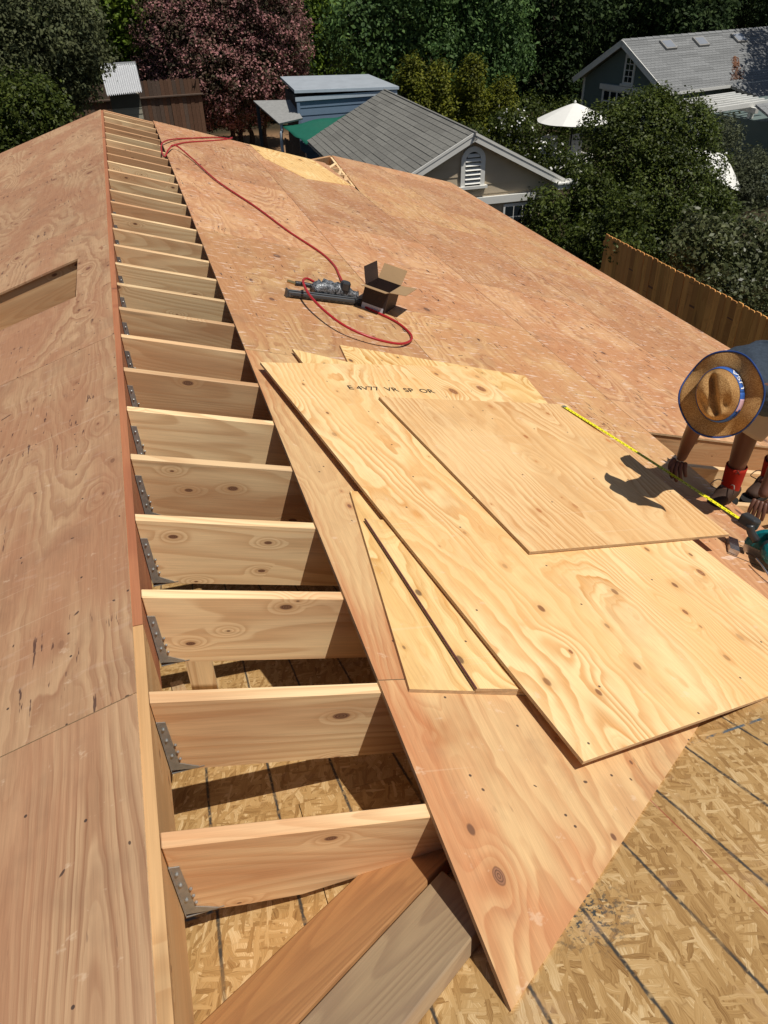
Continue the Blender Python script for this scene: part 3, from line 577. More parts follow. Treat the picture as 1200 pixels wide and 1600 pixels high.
# ------------------------------------------------------------------ the worker
M_skin = plain('skin', (.13, .055, .034), .45, .4, var=.15, scale=20); M_shirt = plain('heather_blue_shirt', (.060, .078, .105), .9, .1, var=.45, scale=60, bump=.8)
M_short = plain('beige_shorts', (.50, .41, .32), .9, .1, var=.1, scale=10, bump=.5); M_sock = plain('red_sock', (.36, .028, .016), .9, .1, var=.12, scale=60)
M_boot = plain('worn_brown_leather', (.055, .030, .02), .7, .2, var=.4, scale=25); M_sole = plain('boot_sole', (.02, .018, .016), .8, .2); M_lace = plain('boot_lace', (.28, .24, .2), .8, .1)
def zr(x): return RPz(x, .014)
per = thing('person', (2.95, 1.62, zr(2.95)), 'person in a straw hat, grey blue shirt and beige shorts bending over the tape measure', 'person')
HATC = Vector((2.336, 1.237, .0215)); HA = Vector((-.80, -.475, .37)).normalized()
def skin(name, joints, edges, mat, root, sub=2):
    ks = list(joints); me = bpy.data.meshes.new(name); me.from_pydata([joints[k][0] for k in ks], [(ks.index(a), ks.index(b)) for a, b in edges], []); me.materials.append(mat)
    o = bpy.data.objects.new(name, me); place(o, Matrix.Identity(4), per)
    sk = o.modifiers.new('skin', 'SKIN'); sk.use_smooth_shade = True; sk.branch_smoothing = .4; ss_ = o.modifiers.new('sub', 'SUBSURF'); ss_.levels = ss_.render_levels = sub
    if not me.skin_vertices: 
        bpy.context.view_layer.objects.active = o
    lay = me.skin_vertices[0].data if me.skin_vertices else me.attributes
    for i, k in enumerate(ks):
        r = joints[k][1]; lay[i].radius = r if isinstance(r, tuple) else (r, r)
        lay[i].use_root = (k == root)
    return o
neck = HATC-HA*.20; hc = HATC-HA*.05
J = dict(pel=((3.13, 1.62, -.18), .13), wst=((2.98, 1.56, -.13), .125), chs=((2.78, 1.48, -.075), .145), shc=((2.62, 1.41, -.06), .10), nk=(tuple(neck), .055), hd=(tuple(HATC-HA*.10), .088), hd2=(tuple(HATC-HA*.01), .080),
         sA=((2.51, 1.545, -.12), .058), eA=((2.575, 1.60, -.36), .042), fA=((2.582, 1.63, -.46), .039), wA=((2.588, 1.655, -.555), .028), pA=((2.580, 1.652, -.598), (.038, .026)),
         sB=((2.77, 1.29, -.10), .058), eB=((2.955, 1.40, -.41), .040), fB=((2.925, 1.39, -.52), .038), wB=((2.875, 1.365, -.645), .026), pB=((2.85, 1.345, -.69), (.038, .026)),
         hL=((3.03, 1.58, -.24), .095), kL=((2.915, 1.60, -.39), .062), cL=((2.915, 1.613, -.52), .057), aL=((2.905, 1.612, -.80), .036), ftL=((2.84, 1.60, zr(2.84)+.05), .036),
         hR=((3.20, 1.85, -.25), .095), kR=((3.30, 1.76, -.52), .060), cR=((3.33, 1.78, -.68), .055), aR=((3.36, 1.80, -.96), .036), ftR=((3.28, 1.77, zr(3.28)+.03), .036))
E_ = [('pel', 'wst'), ('wst', 'chs'), ('chs', 'shc'), ('shc', 'nk'), ('nk', 'hd'), ('hd', 'hd2'), ('shc', 'sA'), ('sA', 'eA'), ('eA', 'fA'), ('fA', 'wA'), ('wA', 'pA'), ('shc', 'sB'), ('sB', 'eB'), ('eB', 'fB'), ('fB', 'wB'), ('wB', 'pB'),
      ('pel', 'hL'), ('hL', 'kL'), ('kL', 'cL'), ('cL', 'aL'), ('aL', 'ftL'), ('pel', 'hR'), ('hR', 'kR'), ('kR', 'cR'), ('cR', 'aR'), ('aR', 'ftR')]
body_me_ok = True
def skinobj(name, J, E_, mat, root, sub=2):
    # bmesh route so that the skin layer exists
    import bmesh
    bm = bmesh.new(); lay = bm.verts.layers.skin.verify(); vs = {}
    for k, (p, r) in J.items():
        v = bm.verts.new(p); v[lay].radius = r if isinstance(r, tuple) else (r, r); v[lay].use_root = (k == root); vs[k] = v
    for a, b in E_: bm.edges.new((vs[a], vs[b]))
    me = bpy.data.meshes.new(name); bm.to_mesh(me); bm.free(); me.materials.append(mat)
    o = bpy.data.objects.new(name, me); COL.objects.link(o)
    sk = o.modifiers.new('skin', 'SKIN'); sk.use_smooth_shade = True; su = o.modifiers.new('sub', 'SUBSURF'); su.levels = su.render_levels = sub
    dg = bpy.context.evaluated_depsgraph_get(); dg.update(); me2 = bpy.data.meshes.new_from_object(o.evaluated_get(dg)); bpy.data.objects.remove(o); me2.materials.clear(); me2.materials.append(mat)
    for p in me2.polygons: p.use_smooth = True
    return me2
bmesh_body = skinobj('body', J, E_, M_skin, 'pel')
# fingers: short skinned chains rooted in the palm
def hand(palm, fwd, side, dn, spread, curl):
    out = []; palm, fwd, side, dn = map(Vector, (palm, fwd, side, dn)); fwd.normalize(); side.normalize(); dn.normalize()
    for i, L in enumerate((.070, .080, .074, .058)):
        s = (i-1.5); a = palm + side*s*.017; d = (fwd + side*s*spread*.18).normalized()
        p1 = a + d*L*.62; p2 = p1 + (d*math.cos(curl)+dn*math.sin(curl))*L*.40; p3 = p2 + (d*math.cos(curl*2)+dn*math.sin(curl*2))*L*.34
        out.append(skinobj('f', {0: (tuple(a), .0125), 1: (tuple(p1), .0115), 2: (tuple(p2), .0105), 3: (tuple(p3), .009)}, [(0, 1), (1, 2), (2, 3)], M_skin, 0, 1))
    a = palm - side*.022 - fwd*.01; p1 = a - side*.028 + fwd*.022 + dn*.01; p2 = p1 + (fwd*.8 + side*.25 + dn*.3).normalized()*.036
    out.append(skinobj('f', {0: (tuple(a), .016), 1: (tuple(p1), .0135), 2: (tuple(p2), .011)}, [(0, 1), (1, 2)], M_skin, 0, 1)); return out
m = MB(); parts_ = [bmesh_body] + hand((2.578, 1.650, -.595), (-.35, -.35, -.55), (.80, -.55, 0), (.25, -.3, -.8), .5, .85) + hand((2.845, 1.342, -.695), (-.45, -.35, -.62), (-.5, .8, 0), (.1, .1, -.95), .5, .75)
for me in parts_: m.add([v.co for v in me.vertices], [tuple(p.vertices) for p in me.polygons])
body = m.obj('body', M_skin, per, smooth=True)
for me in parts_: bpy.data.meshes.remove(me)
# clothes
def wrinkle(o, st, sz):
    o.modifiers.new('sub', 'SUBSURF').levels = 2; o.modifiers['sub'].render_levels = 2
    tx_ = bpy.data.textures.new('folds', 'CLOUDS'); tx_.noise_scale = sz; tx_.noise_depth = 3; d = o.modifiers.new('folds', 'DISPLACE'); d.texture = tx_; d.strength = st; d.mid_level = .5; d.texture_coords = 'LOCAL'
Js = {k: (J[k][0], J[k][1]+.035) for k in ('wst', 'chs', 'shc')}; Js['shc'] = (J['shc'][0], .155); Js['nk'] = (tuple(Vector(J['shc'][0]).lerp(neck, .8)), .085); Js['pel2'] = ((3.06, 1.59, -.155), .165); Js['sA'] = (J['sA'][0], .092); Js['sB'] = (J['sB'][0], .092)
Js['uA'] = (tuple(Vector(J['sA'][0]).lerp(Vector(J['eA'][0]), .62)), .066); Js['uB'] = (tuple(Vector(J['sB'][0]).lerp(Vector(J['eB'][0]), .62)), .066)
sm_ = skinobj('shirt', Js, [('pel2', 'wst'), ('wst', 'chs'), ('chs', 'shc'), ('shc', 'nk'), ('shc', 'sA'), ('shc', 'sB'), ('sA', 'uA'), ('sB', 'uB')], M_shirt, 'wst'); wrinkle(inst('shirt', sm_, per, Matrix.Identity(4)), .030, .07)
kx = Vector(J['hL'][0]).lerp(Vector(J['kL'][0]), .93); kx2 = Vector(J['hR'][0]).lerp(Vector(J['kR'][0]), .9)
def legtube(a, b, r0, r1, mat, nm, wav=0.0, seg=20):
    a, b = Vector(a), Vector(b); m = MB().tube([a.lerp(b, t/8) for t in range(9)], [r0+(r1-r0)*t/8 for t in range(9)], seg, cap=False)
    for i in range(len(m.v)):
        k = i % seg; t = (i//seg)/8; q = Vector(m.v[i]); c = a.lerp(b, t); d = (q-c); m.v[i] = tuple(c+d*(1+wav*t*math.sin(k*math.pi*2/seg*4+t*2)))
    o = m.obj(nm, mat, per, smooth=True); so_ = o.modifiers.new('solid', 'SOLIDIFY'); so_.thickness = .004; return o
smh = skinobj('shorts', {'p': (J['pel'][0], .155), 'w': ((3.06, 1.59, -.155), .14), 'l': (tuple(Vector(J['hL'][0])+Vector((0, 0, -.01))), .112), 'l2': (tuple(kx), .094), 'r': (J['hR'][0], .11), 'r2': (tuple(kx2), .10)}, [('w', 'p'), ('p', 'l'), ('l', 'l2'), ('p', 'r'), ('r', 'r2')], M_short, 'p'); wrinkle(inst('shorts', smh, per, Matrix.Identity(4)), .018, .06)
legtube(Vector(J['hL'][0]).lerp(kx, .35), kx+Vector((-.01, .01, -.085)), .104, .088, M_short, 'shorts_leg', .05)
for (a_, k_, nm) in (('aL', 'cL', 0), ('aR', 'cR', 1)):
    a, c = Vector(J[a_][0]), Vector(J[k_][0]); legtube(a.lerp(c, .46), a+Vector((0, 0, -.03)), .054, .047, M_sock, 'sock', .0)
a = Vector(J['aL'][0])
def boot(a, dirx):
    d = Vector(dirx).normalized(); sd_ = d.cross(Vector((0, 0, 1))); gz = zr(a.x)
    Wq = basis((a.x, a.y, a.z-.075), d, Vector((0, 0, 1)).cross(d), (0, 0, 1))
    b = skinobj('boot', {'t': ((0, 0, .10), .056), 'a': ((0, 0, .045), .054), 'h': ((-.035, 0, .02), .042), 'm': ((.07, 0, .025), (.045, .040)), 'f': ((.13, 0, .008), (.046, .032)), 'e': ((.175, 0, .0), (.038, .025))}, [('t', 'a'), ('a', 'h'), ('a', 'm'), ('m', 'f'), ('f', 'e')], M_boot, 'a')
    o = inst('boot', b, per, Wq)
    pts = [(-.085, -.025), (-.06, -.042), (.06, -.045), (.15, -.052), (.21, -.03), (.225, 0), (.21, .03), (.15, .052), (.06, .045), (-.06, .042), (-.085, .025)]
    MB().prism(pts, -.042, -.018).obj('sole', M_sole, o, Wq)
    m = MB()
    for k in range(4): x = .035+.025*k; z = .085-.018*k; m.tube(catmull([(x, -.035, z-.02), (x+.008, 0, z), (x, .035, z-.02)], 3), .003, 5)
    m.tube(catmull([(.04, 0, .09), (.06, -.05, .11), (.08, -.075, .07), (.05, -.05, .05)], 4), .0028, 5); m.tube(catmull([(.04, 0, .09), (.07, .04, .12), (.09, .06, .08)], 4), .0028, 5); m.obj('laces', M_lace, o, Wq)
boot(Vector(J['aL'][0]), (-.9, -.35, .22)); boot(Vector(J['aR'][0]), (-.9, -.3, .22))
inst('sock_print', text_mesh('X', .035, Mg_blk), per, basis(Vector(J['aL'][0])+Vector((-.022, -.046, .12)), (.9, -.43, 0), (0, 0, 1), (-.43, -.9, 0)))
# straw hat: wavy brim, dented crown, blue rim and printed band
M_straw = None
def straw():
    n = NT('straw'); tc = n.n('TexCoord').outputs['Object']; w1 = n.noise(tc, 260, 2, .6); w2 = n.noise(tc, 14, 3, .6)
    c = n.mix(n.ss(w1, .35, .65), (.27, .135, .045), (.50, .30, .12)); c = n.mix(n.ss(w2, .4, .7, 0, .5), c, (.24, .11, .035)); n.bump(w1, .7, .0015); return n.out(c, .75, .15)
M_straw = straw(); M_rim = plain('blue_trim', (.022, .055, .20), .6, .2); M_band = plain('blue_band', (.035, .12, .42), .55, .3, var=.05); M_white = plain('white_print', (.8, .8, .8), .6, .2, var=.02); M_fl = plain('flag_pink', (.62, .40, .46), .6, .2)
hy = (cu-HA*cu.dot(HA)).normalized(); hx = hy.cross(HA); Wh = basis(HATC, hx, hy, HA)      # local y roughly up in view, x right
def brimz(a, r): return .020*math.sin(2*a+.6)*(r/.19)**2 + .014*math.sin(5*a-1.0)*((r-.09)/.1 if r > .09 else 0)
def brimr(a): return .178*(1+.03*math.cos(2*(a-.9)))
m = MB(); SEG = 64; rings = [.098, .115, .135, .155, .172, .186]
for r in rings:
    for k in range(SEG): a = 2*math.pi*k/SEG; rr_ = r*(brimr(a)/.186) if r > .1 else r; e = 1.12 if r < .1 else 1+.12*(.186-r)/.088; m.v.append((rr_*math.cos(a)*.92*(1 if r > .1 else .98), rr_*math.sin(a)*e*.97, brimz(a, r)))
for i in range(len(rings)-1):
    for k in range(SEG): m.f.append((i*SEG+k, (i+1)*SEG+k, (i+1)*SEG+(k+1) % SEG, i*SEG+(k+1) % SEG))
hat = thing('straw_hat', HATC, 'wide brimmed straw hat with a blue edge and a USA band on the bent worker', 'hat')
o = m.obj('brim', M_straw, hat, Wh, smooth=True); o.modifiers.new('solid', 'SOLIDIFY').thickness = .003
rim = [Vector(m.v[(len(rings)-1)*SEG+k % SEG]) for k in range(SEG+1)]; MB().tube(rim, .0036, 8, cap=False).obj('rim_trim', M_rim, hat, Wh, smooth=True)
m = MB(); cr_ = []; NR_ = 16
def crown(u, a):    # u 0 base ..1 centre of top
    if u < .55: t = u/.55; r = .098-.022*t**1.5; z = .100*t
    else: t = (u-.55)/.45; r = .076*(1-t); z = .100+.012*math.sin(t*math.pi/2)
    x, y = r*math.cos(a)*.92, r*math.sin(a)*1.14
    if z > .04:
        w = min(1, (z-.04)/.05)
        z -= w*.044*math.exp(-((x+.006+.25*y*.3)/.016)**2)*(1 if abs(y) < .075 else .5)      # lengthwise crease
        for (px_, py_) in ((.045, -.045), (-.05, -.035)): dd_ = ((x-px_)/.026)**2+((y-py_)/.036)**2; z -= w*.030*math.exp(-dd_); x *= 1-.14*w*math.exp(-dd_)
    return (x, y, z)
for i in range(NR_+1):
    for k in range(SEG): m.v.append(crown(i/NR_*.985, 2*math.pi*k/SEG))
for i in range(NR_):
    for k in range(SEG): m.f.append((i*SEG+k, i*SEG+(k+1) % SEG, (i+1)*SEG+(k+1) % SEG, (i+1)*SEG+k))
m.f.append(tuple(NR_*SEG+k for k in range(SEG))); o = m.obj('crown', M_straw, hat, Wh, smooth=True); o.modifiers.new('sub', 'SUBSURF').levels = 1
def bandv(a, z, off=.0022): r = .098-.022*(z/.1)**1.5+off; return (r*math.cos(a)*.92, r*math.sin(a)*1.14, z)
def bandmesh(a0, a1, z0, z1, mat, nm, par, off, k=40):
    m = MB()
    for i in range(k+1):
        a = a0+(a1-a0)*i/k; m.v += [bandv(a, z0, off), bandv(a, z1, off)]
    m.f = [(2*i, 2*i+2, 2*i+3, 2*i+1) for i in range(k)]; o = m.obj(nm, mat, par, Wh, smooth=True); o.modifiers.new('solid', 'SOLIDIFY').thickness = .0012; return o
bnd = bandmesh(0, 2*math.pi, .005, .047, M_band, 'hat_band', hat, .0022, 64)
bandmesh(math.radians(-42), math.radians(-14), .007, .045, M_fl, 'flag_patch', bnd, .0036, 10); bandmesh(math.radians(-58), math.radians(-36), .010, .026, M_rim, 'flag_canton', bnd, .0044, 8)
me = text_mesh('USA', .043, M_white, .0)
m = MB()
for v in me.vertices:
    a = math.radians(30)+v.co.x/.092; m.v.append(bandv(a, .026+v.co.y*1.0, .0042))
m.f = [tuple(p.vertices) for p in me.polygons]; m.obj('band_letters', M_white, bnd, Wh, kind='stuff')
# ------------------------------------------------------------------ neighbouring buildings
M_shing = plain('weathered_grey_shingle', (.20, .195, .175), .9, .1, var=.30, scale=26, bump=.3); M_tan = plain('tan_painted_siding', (.50, .41, .29), .7, .2, var=.08, scale=4)
M_wht = plain('white_painted_trim', (.74, .73, .68), .55, .3, var=.06, scale=6); M_glass = plain('dark_window_glass', (.015, .02, .025), .08, .6, var=.1); M_soff = plain('soffit_paint', (.45, .42, .37), .7, .2)
def slopemat(side, hw, drop, zr_):    # local frame of one roof slope: x along ridge, y down the slope, z out
    L = math.hypot(hw, drop)
    d = Vector((side*hw/L, 0, -drop/L)); r = Vector((0, 1, 0)); nrm = r.cross(d) if side > 0 else d.cross(r)
    if nrm.z < 0: nrm = -nrm
    return L, d, r, nrm
def roof(par, W, side, hw, drop, zr_, y0, y1, expo, tabw, mat, pieces=True, tabs=3):
    L, d, r, nrm = slopemat(side, hw, drop, zr_); Ws_ = W @ basis((0, y0, zr_), d, r, nrm)     # x down slope, y along
    if d.cross(r).dot(nrm) < 0: Ws_ = W @ basis((0, y1, zr_), d, -r, nrm)
    MB().box(0, L, 0, y1-y0, -.05, -.004).obj('roof_deck', M_soff, par, Ws_)
    n = int(L/expo)+1; W_ = y1-y0; var = []
    for s in range(3):
        m = MB()
        for t in range(tabs): m.box(0, expo+.01, t*tabw+.003, (t+1)*tabw-.003, -.002, .010) if False else m.add([Vector(p) for p in ((0, t*tabw+.004, -.002), (expo*1.02, t*tabw+.004, .003), (0, (t+1)*tabw-.004, -.002), (expo*1.02, (t+1)*tabw-.004, .003), (0, t*tabw+.004, .003), (expo*1.02, t*tabw+.004, .0105+.0025*s), (0, (t+1)*tabw-.004, .003), (expo*1.02, (t+1)*tabw-.004, .0105+.0025*s))], [(0, 2, 3, 1), (4, 5, 7, 6), (0, 1, 5, 4), (2, 6, 7, 3), (0, 4, 6, 2), (1, 3, 7, 5)])
        var.append(m.mesh('shingle', mat))
    big = MB(); cnt = 0
    for i in range(n):
        x = min(i*expo, L-expo*.99); off = (i % 2)*tabw*.5+random.uniform(-.01, .01); k = -1
        while off+(k)*tabs*tabw < W_:
            a = off+k*tabs*tabw; b = a+tabs*tabw; k += 1
            if b <= 0.02: continue
            if a < 0 or b > W_+.001 or not pieces or cnt > 290:
                for t in range(tabs):
                    p, q = max(a+t*tabw, 0), min(a+(t+1)*tabw, W_)
                    if q-p > .03: z1 = .0105+random.choice((0, .0025, .005)); big.add([Vector(v) for v in ((x, p+.004, -.002), (x+expo, p+.004, .003), (x, q-.004, -.002), (x+expo, q-.004, .003), (x, p+.004, .003), (x+expo, p+.004, z1), (x, q-.004, .003), (x+expo, q-.004, z1))], [(0, 2, 3, 1), (4, 5, 7, 6), (0, 1, 5, 4), (2, 6, 7, 3), (0, 4, 6, 2), (1, 3, 7, 5)])
            else: inst('shingle', random.choice(var), par, Ws_ @ TR(x, a, 0)); cnt += 1
    if big.v: big.obj('shingle_field', mat, par, Ws_, kind='stuff')
    return Ws_
def siding(par, W, hwf, z0, z1, expo, y, mat, dz=0, name='siding_board', holes=()):
    """lap boards on the wall at local y, facing -y; hwf(z) gives the half width"""
    z = z0
    while z < z1-.02:
        zt = min(z+expo, z1); a, b = hwf(z)[0], hwf(z)[1]; c, d = hwf(zt-.002)[0], hwf(zt-.002)[1]
        if b-a > .05 and d-c > .02:
            MB().add([(a, y-.022, z), (b, y-.022, z), (b, y, z), (a, y, z), (c, y-.006, zt-.002), (d, y-.006, zt-.002), (d, y, zt-.002), (c, y, zt-.002)], [(0, 1, 5, 4), (1, 2, 6, 5), (2, 3, 7, 6), (3, 0, 4, 7), (0, 3, 2, 1), (4, 5, 6, 7)]).obj(name, mat, par, W)
        z = zt
def gframe(ap, u): return basis((ap[0], ap[1], G), Vector((u[1], -u[0], 0)), Vector((u[0], u[1], 0)), (0, 0, 1))
def rake(par, W, hw, drop, zr_, y0, mat, w=.15, th=.03, soff=.34):
    for s in (-1, 1):
        L = math.hypot(hw, drop); a = math.atan2(drop, hw); B_ = W @ basis((0, y0, zr_-.02), (s*math.cos(a), 0, -math.sin(a)), (0, 1, 0) if s > 0 else (0, -1, 0), (s*math.sin(a), 0, math.cos(a)))
        f = 1 if s > 0 else -1
        MB().box(0, L, min(-f*th, 0), max(-f*th, 0), -w, .02).obj('rake_board', mat, par, B_)
        MB().box(0.02, L, min(-f*(th+.012), -f*th), max(-f*(th+.012), -f*th), -.03, .022).obj('rake_trim', mat, par, B_)
# tan garage
u = Vector((.033, .999)).normalized(); Wg_ = gframe((7.53, 15.78), u); gar = thing('garage', Wg_.translation, 'tan sided garage with grey shingle roof and arched white louvre vent in its gable', 'garage')
HW, DR, ZR, LG = 2.42, 1.21, 3.40, 7.55
roof(gar, Wg_, -1, HW, DR, ZR, .12, LG, .150, .30, M_shing); roof(gar, Wg_, 1, HW, DR, ZR, .12, LG, .150, .30, M_shing, pieces=False); rake(gar, Wg_, HW, DR, ZR, .12, M_wht)
MB().tube([(0, 0, ZR+.012), (0, LG, ZR+.012)], .03, 6, flat=(1, .4)).obj('ridge_cap', M_shing, gar, Wg_)
hwg = lambda z: (-min(2.12, (ZR-.13-z)/DR*HW), min(2.12, (ZR-.13-z)/DR*HW))
MB().prism([(-2.10, 0), (2.10, 0), (2.10, ZR-.13-1.05-.02), (0, ZR-.14), (-2.10, ZR-.13-1.05-.02)], -.30-.12, -.30, Wg_ @ Matrix(((1, 0, 0, 0), (0, 0, -1, 0), (0, 1, 0, 0), (0, 0, 0, 1))) ) if False else None
m = MB(); m.prism([(-2.10, 0), (2.10, 0), (2.10, 2.2), (0, ZR-.16), (-2.10, 2.2)], -.42, -.302, Matrix(((1, 0, 0, 0), (0, 0, -1, 0), (0, 1, 0, 0), (0, 0, 0, 1)))); m.obj('gable_wall', M_tan, gar, Wg_)
siding(gar, Wg_, hwg, 0, ZR-.17, .205, .300, M_tan)
for s in (-1, 1): MB().box(s*2.10-.05, s*2.10+.05, .43, LG-.3, 0, 2.2).obj('side_wall', M_tan, gar, Wg_); MB().box(min(s*2.1, s*2.42), max(s*2.1, s*2.42), .02, LG, 2.10, 2.13).obj('soffit', M_soff, gar, Wg_)
MB().box(-2.05, 2.05, LG-.4, LG-.3, 0, 2.2).obj('rear_wall', M_tan, gar, Wg_)
for s in (-1, 1):
    L = math.hypot(HW, DR); a = math.atan2(DR, HW); B_ = Wg_ @ basis((0, 0 if s > 0 else .30, ZR-.075), (s*math.cos(a), 0, -math.sin(a)), (0, s, 0), (s*math.sin(a), 0, math.cos(a))); MB().box(.03, L-.05, .15 if s > 0 else 0, .30 if s > 0 else .15, -.03, -.01).obj('soffit', M_soff, gar, B_)
o = MB().box(2.08, 2.52, -.03, .28, 2.06, 2.17).obj('eave_return', M_wht, gar, Wg_); MB().box(2.05, 2.56, -.06, .30, 2.17, 2.20).obj('return_cap', M_wht, o, Wg_)
# arched vent
def arch(w, h, k=14): return [(-w, 0), (w, 0)] + [(w*math.cos(math.pi*i/k), h-w+w*math.sin(math.pi*i/k)) for i in range(k+1)]
XZ = lambda x, y, z: Wg_ @ TR(x, y, z) @ Matrix(((1, 0, 0, 0), (0, 0, -1, 0), (0, 1, 0, 0), (0, 0, 0, 1)))
vo = arch(.29, .83); vi = arch(.185, .72); m = MB(); n = len(vo)
for z in (0, .05): m.v += [(p[0], p[1], z) for p in vo] + [(p[0], p[1]+.0, z) for p in vi]
for i in range(n):
    j = (i+1) % n
    m.f += [(2*n+i, 2*n+j, 3*n+j, 3*n+i), (i, n+i, n+j, j), (i, j, 2*n+j, 2*n+i), (n+i, 3*n+i, 3*n+j, n+j)]
vent = m.obj('gable_vent', M_wht, gar, XZ(.04, .275, 2.26)); MB().prism(vi, -.02, .004).obj('vent_back', M_glass, vent, XZ(.04, .275, 2.26))
for k in range(7):
    z = .05+.095*k; w = .185 if z < .53 else math.sqrt(max(.0001, .185**2-(z+.03-.535)**2)); MB().box(-w, w, -.006, .006, -.045, .045, TR(0, z+.02, .028) @ Matrix.Rotation(.75, 4, 'X')).obj('louvre', M_wht, vent, XZ(.04, .275, 2.26))
MB().box(-.35, .35, -.06, .0, -.02, .10).obj('vent_sill', M_wht, vent, XZ(.04, .275, 2.26))
MB().box(.0, 1.66, .20, .275, 1.83, 1.99).obj('header_trim', M_wht, gar, Wg_)
wf = MB().box(.85, 1.60, .235, .275, .95, 1.78).obj('window', M_wht, gar, Wg_)
for i in range(3):
    for j in range(3): MB().box(.90+.225*i, 1.10+.225*i, .228, .234, 1.0+.25*j, 1.22+.25*j).obj('pane', M_glass, wf, Wg_)
# blue shed ----------------------------------------------------------------
M_blue = plain('blue_grey_siding', (.16, .225, .31), .6, .25, var=.1, scale=5); M_roll = plain('grey_roll_roofing', (.30, .33, .36), .7, .25, var=.2, scale=3); M_blk = plain('dark_boards_and_side_shade', (.055, .06, .065), .8, .15, var=.2)
bs = thing('blue_shed', (7.3, 27.3, G), 'blue lap sided shed with low grey roof behind the tan garage', 'shed'); I4 = Matrix.Identity(4)
siding(bs, I4, lambda z: (5.70, 8.95), G, -1.98, .225, 26.05, M_blue)
MB().box(5.72, 8.7, 26.06, 28.2, G, -1.98).obj('wall', M_blk, bs); MB().box(5.66, 5.76, 26.0, 26.06, G, -1.98).obj('corner_board', M_blue, bs)  # wall in dark grey: shade of the shed's left side put into its colour
m = MB(); m.add([(5.62, 25.99, -1.78), (9.12, 25.99, -1.88), (8.75, 28.3, -1.72), (5.62, 28.3, -1.62), (5.62, 25.99, -1.86), (9.12, 25.99, -1.96), (8.75, 28.3, -1.80), (5.62, 28.3, -1.70)], [(0, 1, 2, 3), (7, 6, 5, 4), (0, 4, 5, 1), (1, 5, 6, 2), (2, 6, 7, 3), (3, 7, 4, 0)]); m.obj('roof', M_roll, bs)
M_alu = plain('pale_blue_trim', (.48, .55, .62), .5, .3)
m = MB(); m.add([(5.60, 25.95, -1.86), (9.1, 25.95, -1.96), (9.1, 25.985, -1.96), (5.60, 25.985, -1.86), (5.60, 25.95, -1.775), (9.1, 25.95, -1.875), (9.1, 25.985, -1.875), (5.60, 25.985, -1.775)], [(3, 2, 1, 0), (4, 5, 6, 7), (0, 1, 5, 4), (1, 2, 6, 5), (2, 3, 7, 6), (3, 0, 4, 7)]); m.obj('fascia', M_alu, bs)
MB().box(5.62, 9.05, 25.985, 26.02, -2.10, -1.98).obj('eave_trim', M_alu, bs)
M_lean = plain('aged_grey_panel', (.28, .28, .27), .7, .2, var=.3)
lt = thing('lean_to', (5.0, 26.3, G), 'small grey lean-to roof on a pale post beside the blue shed', 'lean-to')
slab3('roof', [(4.45, 27.2, -2.15), (5.62, 26.9, -2.15), (5.75, 25.7, -2.55), (4.95, 25.6, -2.62)], .05, M_lean, lt, grain=(1, 0, 0))
MB().tube(catmull([(5.05, 25.75, -2.65), (5.04, 25.72, -2.9), (5.0, 25.72, -3.1), (5.02, 25.72, G)], 4), .05, 8).obj('post', M_alu, lt, smooth=True); MB().box(4.5, 4.6, 27.0, 27.1, G, -2.25).obj('post', M_blk, lt)
M_old = plain('weathered_fence_wood', (.12, .085, .065), .85, .1, var=.35, scale=12); M_oldr = plain('brown_fence_wood', (.15, .085, .055), .85, .1, var=.35, scale=12)
df = thing('board_screen', (5.2, 25, G), 'dark upright board screen under the green tarp', 'fence')
for k in range(12):
    a = k/11; x = 5.10+.30*a; y = 25.55-1.5*a; MB().box(-.055, .055, -.01, .01, 0, 1.95-.22*a).obj('board', M_old, df, TR(x, y, G) @ RZm(math.atan2(-1.5, .30)))
MB().box(0, 1.1, -.02, 0, 0, 1.45).obj('blue_panel', M_blue, df, TR(5.42, 24.0, G))
def tarp():
    a, b, c, d = Vector((5.06, 25.75, -2.70)), Vector((7.45, 25.95, -2.48)), Vector((5.42, 23.95, -3.02)), Vector((7.2, 23.6, -2.9)); m = MB(); N = 14
    for i in range(N+1):
        for j in range(N+1):
            s, t = i/N, j/N; p = a.lerp(b, s).lerp(c.lerp(d, s), t); p.z -= .16*math.sin(math.pi*s)*math.sin(math.pi*t)+.03*math.sin(9*s+5*t)+.02*math.sin(14*t-6*s)
            if t == 0: p.z += .10*math.sin(math.pi*s*1.0)*0-.12*math.sin(math.pi*s)
            m.v.append(tuple(p))
    m.f = [(i*(N+1)+j, (i+1)*(N+1)+j, (i+1)*(N+1)+j+1, i*(N+1)+j+1) for i in range(N) for j in range(N)]; o = m.obj('green_tarp', plain('green_mesh_tarp', (.012, .105, .07), .6, .2, var=.2), smooth=True, label='dark green shade tarp stretched between blue shed and tan garage', category='tarp'); o.modifiers.new('s', 'SOLIDIFY').thickness = .006
tarp()
